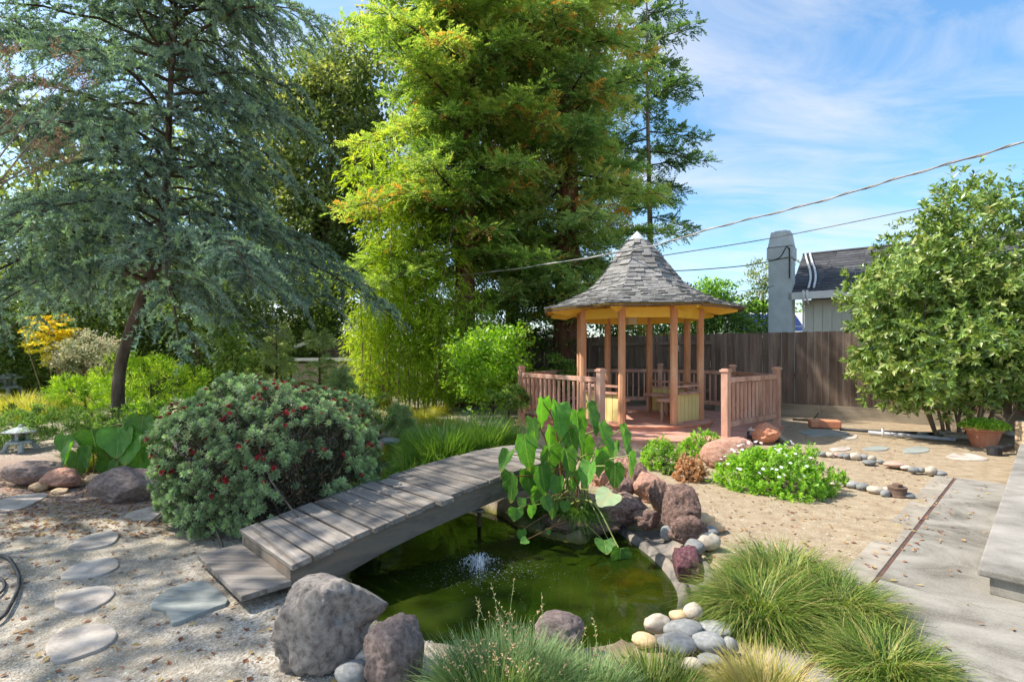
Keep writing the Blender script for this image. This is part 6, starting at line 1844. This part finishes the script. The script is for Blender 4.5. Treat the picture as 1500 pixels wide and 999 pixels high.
# ---- bedding plants on the right ----------------------------------------------------
def bed(name, label, px, by, w, h, mat, n, L, W, cat, seed=0, flowers=0, z0=0.0):
    p = G(px, by); s = p[1] / 750
    rx = w * s / 2; d = p[1] + rx * .8; s = d / 750; rx = w * s / 2
    zt = 1.5 - (by - h - 520) * (d + rx * .1) / 750
    x = (px - 750) / 750 * d
    root = empty(name, (x, d, 0), label, cat)
    nt_ = n // 12
    dd_ = rdir(nt_); dd_[:, 2] = np.abs(dd_[:, 2])
    r = (.60 + .40 * RNG.random(nt_) ** .4) * (1 + .16 * vnoise(dd_[:, 0] * 4, dd_[:, 1] * 4, 2, seed) * 2)
    rad = np.array([rx * .98, rx * .85, max(zt, .06) * .98])
    T0 = np.array([x, d, .01]) + dd_ * r[:, None] * rad
    axv = unit(dd_ * [1, 1, 1.4] + np.array([0, 0, .5]) + rdir(nt_) * .3)
    per = 12
    A = np.repeat(axv, per, 0); perp = unit(np.cross(A, rdir(nt_ * per)))
    uu = RNG.random(nt_ * per)
    P = np.repeat(T0, per, 0) - A * (uu * L * 1.6)[:, None]
    D = unit(perp + A * (1.2 - uu)[:, None])
    mb = MB(); stamp(mb, P, D, A + rdir(nt_ * per) * .3, RNG.uniform(.7, 1.2, nt_ * per) * L, W, T_LEAF, np.clip(np.repeat(RNG.normal(.45, .15, nt_), per) + RNG.normal(0, .12, nt_ * per) - uu * .1, 0, 1))
    mb.build('foliage', M[mat], root)
    mb = MB()
    for k in range(30):
        e = T0[RNG.integers(nt_)]; mb.tube([(x + RNG.normal(0, rx * .15), d + RNG.normal(0, rx * .1), -.02), e * .9 + np.array([x, d, 0]) * .1], [.006, .003], 4, caps=False)
    mb.build('stems', M['twig'], root)
    if flowers:
        K = 14; az = np.arange(K) / K * 6.283
        D = np.stack([np.cos(az), np.sin(az), np.full(K, .12)], 1)
        fmb = MB(); stamp(fmb, D * .12, D, np.tile([[0, 0, 1.0]], (K, 1)), np.full(K, .85), .3, T_LEAF)
        fmb.tube([(0, 0, -.02), (0, 0, .08)], .18, 8, var=.1)
        fme = fmb.mesh('daisy', M['white_flower'])
        for k in range(flowers):
            a = RNG.uniform(2.4, 5.2) if k % 4 else RNG.uniform(0, 6.28)
            e = RNG.uniform(.45, 1.3)
            dv = np.array([math.cos(a) * math.cos(e), math.sin(a) * math.cos(e), math.sin(e)])
            q = np.array([x, d, .01]) + dv * rad * 1.04
            o = bpy.data.objects.new('daisy', fme); COL.objects.link(o); o.parent = root
            o.location = Vector(q) - root.location; o.scale = (.022,) * 3; o.rotation_euler = (RNG.uniform(-.1, .7), RNG.uniform(-.5, .5), 0)
    return root
bed('daisy_bush', 'largest bright green bush with white daisies beside the rose boulder', 1135, 735, 172, 90, 'aeonium', 11000, .045, .018, 'daisy bush', 3, 44)
bed('bedding_plant', 'bright green low plant before the deck left of the rose boulder', 968, 690, 66, 48, 'aeonium', 4200, .035, .015, 'plant', 4)
bed('bedding_plant', 'bright green low plant between deck and rose boulder', 1028, 671, 66, 42, 'aeonium', 4200, .035, .015, 'plant', 5)
bed('dry_bush', 'dry orange brown little bush before the rose boulder', 1011, 708, 56, 42, 'dry_shrub', 3600, .03, .015, 'dry bush', 6)
bed('bedding_plant', 'small green sprig at the right of the daisy bush by the pebbles', 1228, 714, 26, 26, 'aeonium', 800, .035, .015, 'plant', 7)
bed('bedding_plant', 'tiny green plant left of the dry bush', 977, 696, 18, 14, 'mid_green', 400, .03, .013, 'plant', 8)

# ---- terracotta pot --------------------------------------------------------------------
pg_ = G(1441, 657); pd = pg_[1] + .18; ps = pd / 750; px0 = (1441 - 750) / 750 * pd
pot = empty('flower_pot', (px0, pd, 0), 'terracotta pot full of bright green succulents by the big shrub', 'flower pot')
mb = MB().lathe((px0, pd, 0), [(0, .0), (.155, .0), (.165, .02), (.225, .25), (.235, .26), (.255, .265), (.26, .33), (.235, .335), (.225, .28), (0, .27)], 28)
mb.build('pot', M['terracotta'], pot, smooth=False)
n = 2600
dd_ = rdir(n); dd_[:, 2] = np.abs(dd_[:, 2])
P = np.array([px0, pd, .30]) + dd_ * [.32, .30, .15] * (RNG.uniform(.6, 1.05, n))[:, None]
mb = MB(); stamp(mb, P, unit(dd_ + rdir(n) * .8 + np.array([0, 0, .3])), dd_ + rdir(n) * .4, RNG.uniform(.03, .05, n), .022, T_LEAF)
mb.build('succulents', M['aeonium'], pot)

# ---- small hardware ---------------------------------------------------------------------
dp = G(1322, 730); dr_ = empty('drain_cap', (dp[0], dp[1] + .07, 0), 'rusty brown drain riser with screw cap by the short pebble row', 'drain cap')
MB().lathe((dp[0], dp[1] + .07, 0), [(.0, -.02), (.092, -.02), (.092, .02), (.085, .03), (.082, .085), (.088, .09), (.088, .105), (.0, .108)], 22).build('riser_pipe', M['rust'], dr_)
MB().lathe((dp[0], dp[1] + .07, 0), [(.0, .106), (.052, .106), (.050, .135), (.03, .137), (.0, .137)], 6).build('screw_cap', M['rust'], dr_)
tp = [(*G(1270, 641)[:2], .03), (*G(1340, 647)[:2], .03), (*G(1420, 650)[:2], .03)]
tagged(MB().tube([(*G(1272, 637)[:2], .05), (*G(1340, 643)[:2], .05), (*G(1400, 648)[:2], .05)], .035, 8).build('irrigation_pipe', M['pipe_grey'], smooth=True), 'long grey pipe lying on the dirt along the fence', 'pipe')
tagged(MB().tube([(*G(1230, 633)[:2], .06), (*G(1290, 637)[:2], .06), (*G(1370, 640)[:2], .06)], .03, 8).build('irrigation_pipe', M['pipe_black'], smooth=True), 'black pipe lying behind the grey one at the fence foot', 'pipe')
v_ = G(1293, 640); tagged(MB().tube([(v_[0], v_[1], 0), (v_[0], v_[1], .17)], .018, 8).build('pipe_stub', M['white_trim'], smooth=True), 'short white pipe stub standing by the grey pipe', 'pipe')
# terracotta slab leaning near the fence and scraps by the deck
a_ = G(1212, 628); o = MB().box((a_[0], a_[1] + .1, .09), (.55, .28, .16), rz=-.3).build('terracotta_slab', M['terracotta']); bev(o, .03, 3); tagged(o, 'thick terracotta slab lying on the dirt before the fence', 'slab')
rock('stone', 'stone', 'terracotta coloured rounded stone tucked under the right railing', 1122, 652, 44, 30, 'terracotta', 97, rough=.25)
a_ = G(1150, 652); b_ = np.array([a_[0], a_[1] + .2])
o = MB().beam((b_[0] + .12, b_[1] - .05, .02), (b_[0] - .12, b_[1] + .25, .28), .16, .035).build('wood_offcut', M['kickboard']); tagged(o, 'short wooden offcut leaning against the deck under the right railing', 'plank')
a_ = G(1100, 650)
tap = empty('garden_tap', (a_[0], a_[1] + .1, 0), 'black riser with pale hose tap before the right railing', 'garden tap')
MB().tube([(a_[0], a_[1] + .1, -.02), (a_[0], a_[1] + .1, .20)], .022, 8).build('riser_pipe', M['pipe_black'], tap, smooth=True)
MB().tube([(a_[0], a_[1] + .1, .2), (a_[0] + .01, a_[1] + .08, .235), (a_[0] + .07, a_[1] + .02, .23), (a_[0] + .10, a_[1], .20)], .014, 8).build('spout', M['metal_pale'], tap, smooth=True)
MB().tube([(a_[0] + .01, a_[1] + .08, .23), (a_[0] + .045, a_[1] + .07, .27)], .010, 6).build('lever', M['metal_pale'], tap, smooth=True)
hs = catmull([(a_[0] + .10, a_[1], .19), (a_[0] + .16, a_[1] - .02, .08), (a_[0] + .25, a_[1] + .02, .03), (a_[0] + .5, a_[1] + .12, .03), (a_[0] + .7, a_[1] + .4, .03)], 6)
tagged(MB().tube(hs, .016, 7).build('garden_hose', M['pipe_black'], smooth=True), 'dark hose running from the tap under the right railing', 'hose')
a_ = G(1168, 618)
tool = MB().beam((a_[0] - .1, a_[1], .06), (a_[0] + .35, a_[1] - .1, .05), .05, .04).beam((a_[0] + .3, a_[1] - .05, .03), (a_[0] + .42, a_[1] - .1, .22), .04, .02).build('black_hose_reel_arm', M['pipe_black'])
tool.name = 'hose_fitting'; tagged(tool, 'black hose fitting lying on the dirt right of the deck', 'hose fitting')
a_ = G(1464, 668)
eb = MB().lathe((a_[0], a_[1] + .08, 0), [(0, 0), (.085, 0), (.09, .04), (.09, .12), (.06, .13), (0, .13)], 16).tube([(a_[0] + .05, a_[1] + .1, .08), (a_[0] + .35, a_[1] + .2, .10)], .05, 10).build('downpipe_elbow', M['pipe_black'])
tagged(eb, 'black drain elbow on the ground beside the flower pot', 'drain pipe')
hb = G(1480, 625)
# edging coil at the left picture edge
c_ = [(*G(0, 815)[:2], .012), (*G(14, 822)[:2], .015), (*G(26, 842)[:2], .018), (*G(28, 860)[:2], .018), (*G(18, 885)[:2], .018), (*G(-2, 912)[:2], .018), (*G(-60, 940)[:2], .018)]
tagged(MB().tube(catmull(c_, 6), .011, 7).build('edging_hose', M['pipe_black'], smooth=True), 'dark curved edging tube on the gravel at the left edge', 'edging')
c_ = [(*G(-30, 842)[:2], .010), (*G(2, 850)[:2], .010), (*G(5, 865)[:2], .010), (*G(-20, 885)[:2], .010)]
tagged(MB().tube(catmull(c_, 6), .009, 7).build('edging_hose', M['pipe_black'], smooth=True), 'short inner dark tube inside the curved edging', 'edging')

# ---- stone lanterns -----------------------------------------------------------------------
def lantern(label, x, y, z, s):
    root = empty('stone_lantern', (x, y, z), label, 'lantern'); m = M['lantern_stone']
    def part(n_, mb): 
        o = mb.build(n_, m, root, world_coords=False); bev(o, .01 * s, 2); return o
    for a in range(4):
        an = a * math.pi / 2 + .78
        c, sn = math.cos(an), math.sin(an)
        mb = MB()
        mb.tube([(c * .30 * s, sn * .30 * s, 0), (c * .27 * s, sn * .27 * s, .10 * s), (c * .22 * s, sn * .22 * s, .22 * s)], [.065 * s, .05 * s, .06 * s], 6)
        part('leg', mb)
    part('base', MB().lathe((0, 0, 0), [(0, .20 * s), (.27 * s, .20 * s), (.29 * s, .24 * s), (.26 * s, .28 * s), (0, .28 * s)], 6))
    for a in range(4):
        an = a * math.pi / 2 + .3
        part('window_pillar', MB().box((math.cos(an) * .14 * s, math.sin(an) * .14 * s, .38 * s), (.07 * s, .07 * s, .20 * s), rz=an))
    part('fire_box', MB().box((0, 0, .38 * s), (.14 * s, .14 * s, .19 * s), rz=.3))
    part('cap', MB().lathe((0, 0, 0), [(0, .46 * s), (.36 * s, .47 * s), (.38 * s, .50 * s), (.22 * s, .56 * s), (.08 * s, .60 * s), (0, .60 * s)], 6))
    part('finial', MB().lathe((0, 0, 0), [(0, .59 * s), (.06 * s, .60 * s), (.05 * s, .64 * s), (0, .68 * s)], 8))
lp_ = G(14, 668); lantern('low grey stone lantern on curved legs at the left edge', lp_[0] + .02, lp_[1] + .15, gzat(lp_[0], lp_[1]) - .0, .62)
fx = (12 - 750) / 750 * 13.2; lantern('distant small stone lantern beside the orange maple', fx, 13.2, .45, .95)
# pale capped wall and roof behind the feathery bushes
wx0 = V3(430, 560, 16.5); wx1 = V3(548, 560, 16.5)
gw = empty('garden_wall', (float(wx0[0]), 16.5, 0), 'low tan wall with pale cap behind the feathery bushes', 'wall')
MB().beam((wx0[0], 16.5, .62), (wx1[0], 16.5, .62), .2, 1.2).build('wall_body', M['stucco_wall'], gw)
for a_, b_, dz_ in ((430, 518, 1.36), (519, 540, 1.31)):
    MB().beam((V3(a_, 0, 16.5)[0], 16.5, dz_), (V3(b_, 0, 16.5)[0], 16.5, dz_), .34, .10).build('wall_cap', M['white_trim'], gw)
sh_ = empty('garden_shed', (float(V3(480, 0, 18)[0]), 18, 0), 'dark low shed with pale sloping roof edge behind the feathery bushes', 'shed')
A_, B_, C_, D_ = V3(432, 508, 17.2), V3(474, 494, 17.4), V3(512, 502, 18), V3(520, 522, 17.6)
mb = MB().beam(V3(480, 522, 18.2), V3(520, 522, 18.2), 1.2, 1.1); mb.build('shed_wall', M['fence_wood'], sh_)
MB().beam(A_, B_, .25, .10).build('roof_edge', M['white_trim'], sh_)
MB().beam(B_, C_, .2, .06).build('roof_edge', M['white_trim'], sh_)
rock('boulder', 'boulder', 'pinkish boulder at the foot of the bamboo beyond the pond', 566, 552, 38, 22, 'rock_rose', 95, depth=.8) if False else None
bo = link('boulder', rock_mesh(95, 4, .22, .6, M['rock_rose']), None, loc=tuple(V3(566, 541, 14.5)), scale=(.36, .3, .24)); tagged(bo, 'pinkish boulder at the foot of the bamboo beyond the pond', 'boulder')

# ---- fountain and standpipe -----------------------------------------------------------------
fp = G(702, 832, WL)
fr_ = empty('fountain_jet', tuple(fp), 'small splashing fountain jet in the middle of the pond', 'fountain')
mb = MB(); n = 520
a = RNG.random(n) * 6.283; t = RNG.random(n)
vr = RNG.uniform(.02, .22, n) * t
P = np.stack([fp[0] + np.cos(a) * vr, fp[1] + np.sin(a) * vr, WL + .10 * np.sin(np.pi * np.clip(t * 1.05, 0, 1)) * RNG.uniform(.3, 1, n) + .002], 1)
s_ = RNG.uniform(.0018, .0055, n)
ov = np.array([(1, 0, 0), (-1, 0, 0), (0, 1, 0), (0, -1, 0), (0, 0, 1), (0, 0, -1)]); of = np.array([(0, 2, 4), (2, 1, 4), (1, 3, 4), (3, 0, 4), (2, 0, 5), (1, 2, 5), (3, 1, 5), (0, 3, 5)])
V = (P[:, None] + ov[None] * s_[:, None, None] * np.array([1, 1, 1.6])).reshape(-1, 3)
mb.add(V, (np.arange(n)[:, None, None] * 6 + of[None]).reshape(-1, 3))
o = mb.build('droplets', M['foam'], fr_); o['kind'] = 'stuff'
mb = MB()
for k in range(26):
    a_ = RNG.random() * 6.283; rr_ = RNG.uniform(.03, .13); hh_ = RNG.uniform(.03, .11); t = np.linspace(0, 1, 6)
    mb.tube(np.stack([fp[0] + math.cos(a_) * rr_ * t, fp[1] + math.sin(a_) * rr_ * t, WL + hh_ * 4 * t * (1 - t) + .02 * (1 - t)], 1), np.linspace(.004, .0015, 6), 5, caps=False)
mb.build('water_jets', M['foam'], fr_, smooth=True)['kind'] = 'stuff'
n = 900
a = RNG.random(n) * 6.283; r_ = np.abs(RNG.normal(.22, .16, n)); P = np.stack([fp[0] + np.cos(a) * r_ * 1.3, fp[1] + np.sin(a) * r_ * .8, np.full(n, WL + .002)], 1)
P = P[sdist(P[:, :2], POND) < -.05]
mb = MB(); stamp(mb, P, np.column_stack([np.cos(a[:len(P)]), np.sin(a[:len(P)]), np.zeros(len(P))]), np.tile([[0, 0, 1.0]], (len(P), 1)), RNG.uniform(.003, .010, len(P)), .005, T_LEAF)
o = mb.build('foam_flecks', M['foam'], fr_); o['kind'] = 'stuff'
q = G(702, 770, WL)
sp = empty('standpipe', (q[0], q[1], WL), 'grey standpipe with ring top standing in the pond near the bridge', 'pipe')
MB().tube([(q[0], q[1], -.5), (q[0], q[1], .0)], .02, 10).build('pipe', M['rust'], sp, smooth=True)
ang = np.linspace(0, 2 * np.pi, 17)
MB().tube(np.stack([q[0] + .045 * np.cos(ang), q[1] + .045 * np.sin(ang), np.full(17, .0)], 1), .009, 6, caps=False).build('ring', M['pipe_grey'], sp, smooth=True)
# submerged ledge stones at the right of the pond
for k, (x, y, r_, mt) in enumerate(((1.0, 3.95, .13, 'pebble_tan'), (.95, 3.6, .14, 'rock_tan'), (.88, 4.3, .12, 'pebble_tan'), (.78, 3.3, .10, 'rock_tan'))):
    o = link('ledge_stone', rock_mesh(200 + k, 4, .45, .8, M[mt]), None, loc=(x, y, -.255), scale=(r_ * 1.3, r_, .075), rot=(0, 0, k))
    tagged(o, ['orange stone under the green water at the middle of the right rim', 'tan stone under the green water toward the grey cobbles', 'orange stone under the green water toward the root clump', 'small tan stone under the green water nearest the cream cobble'][k], 'stone', 'stones under water along the right rim')
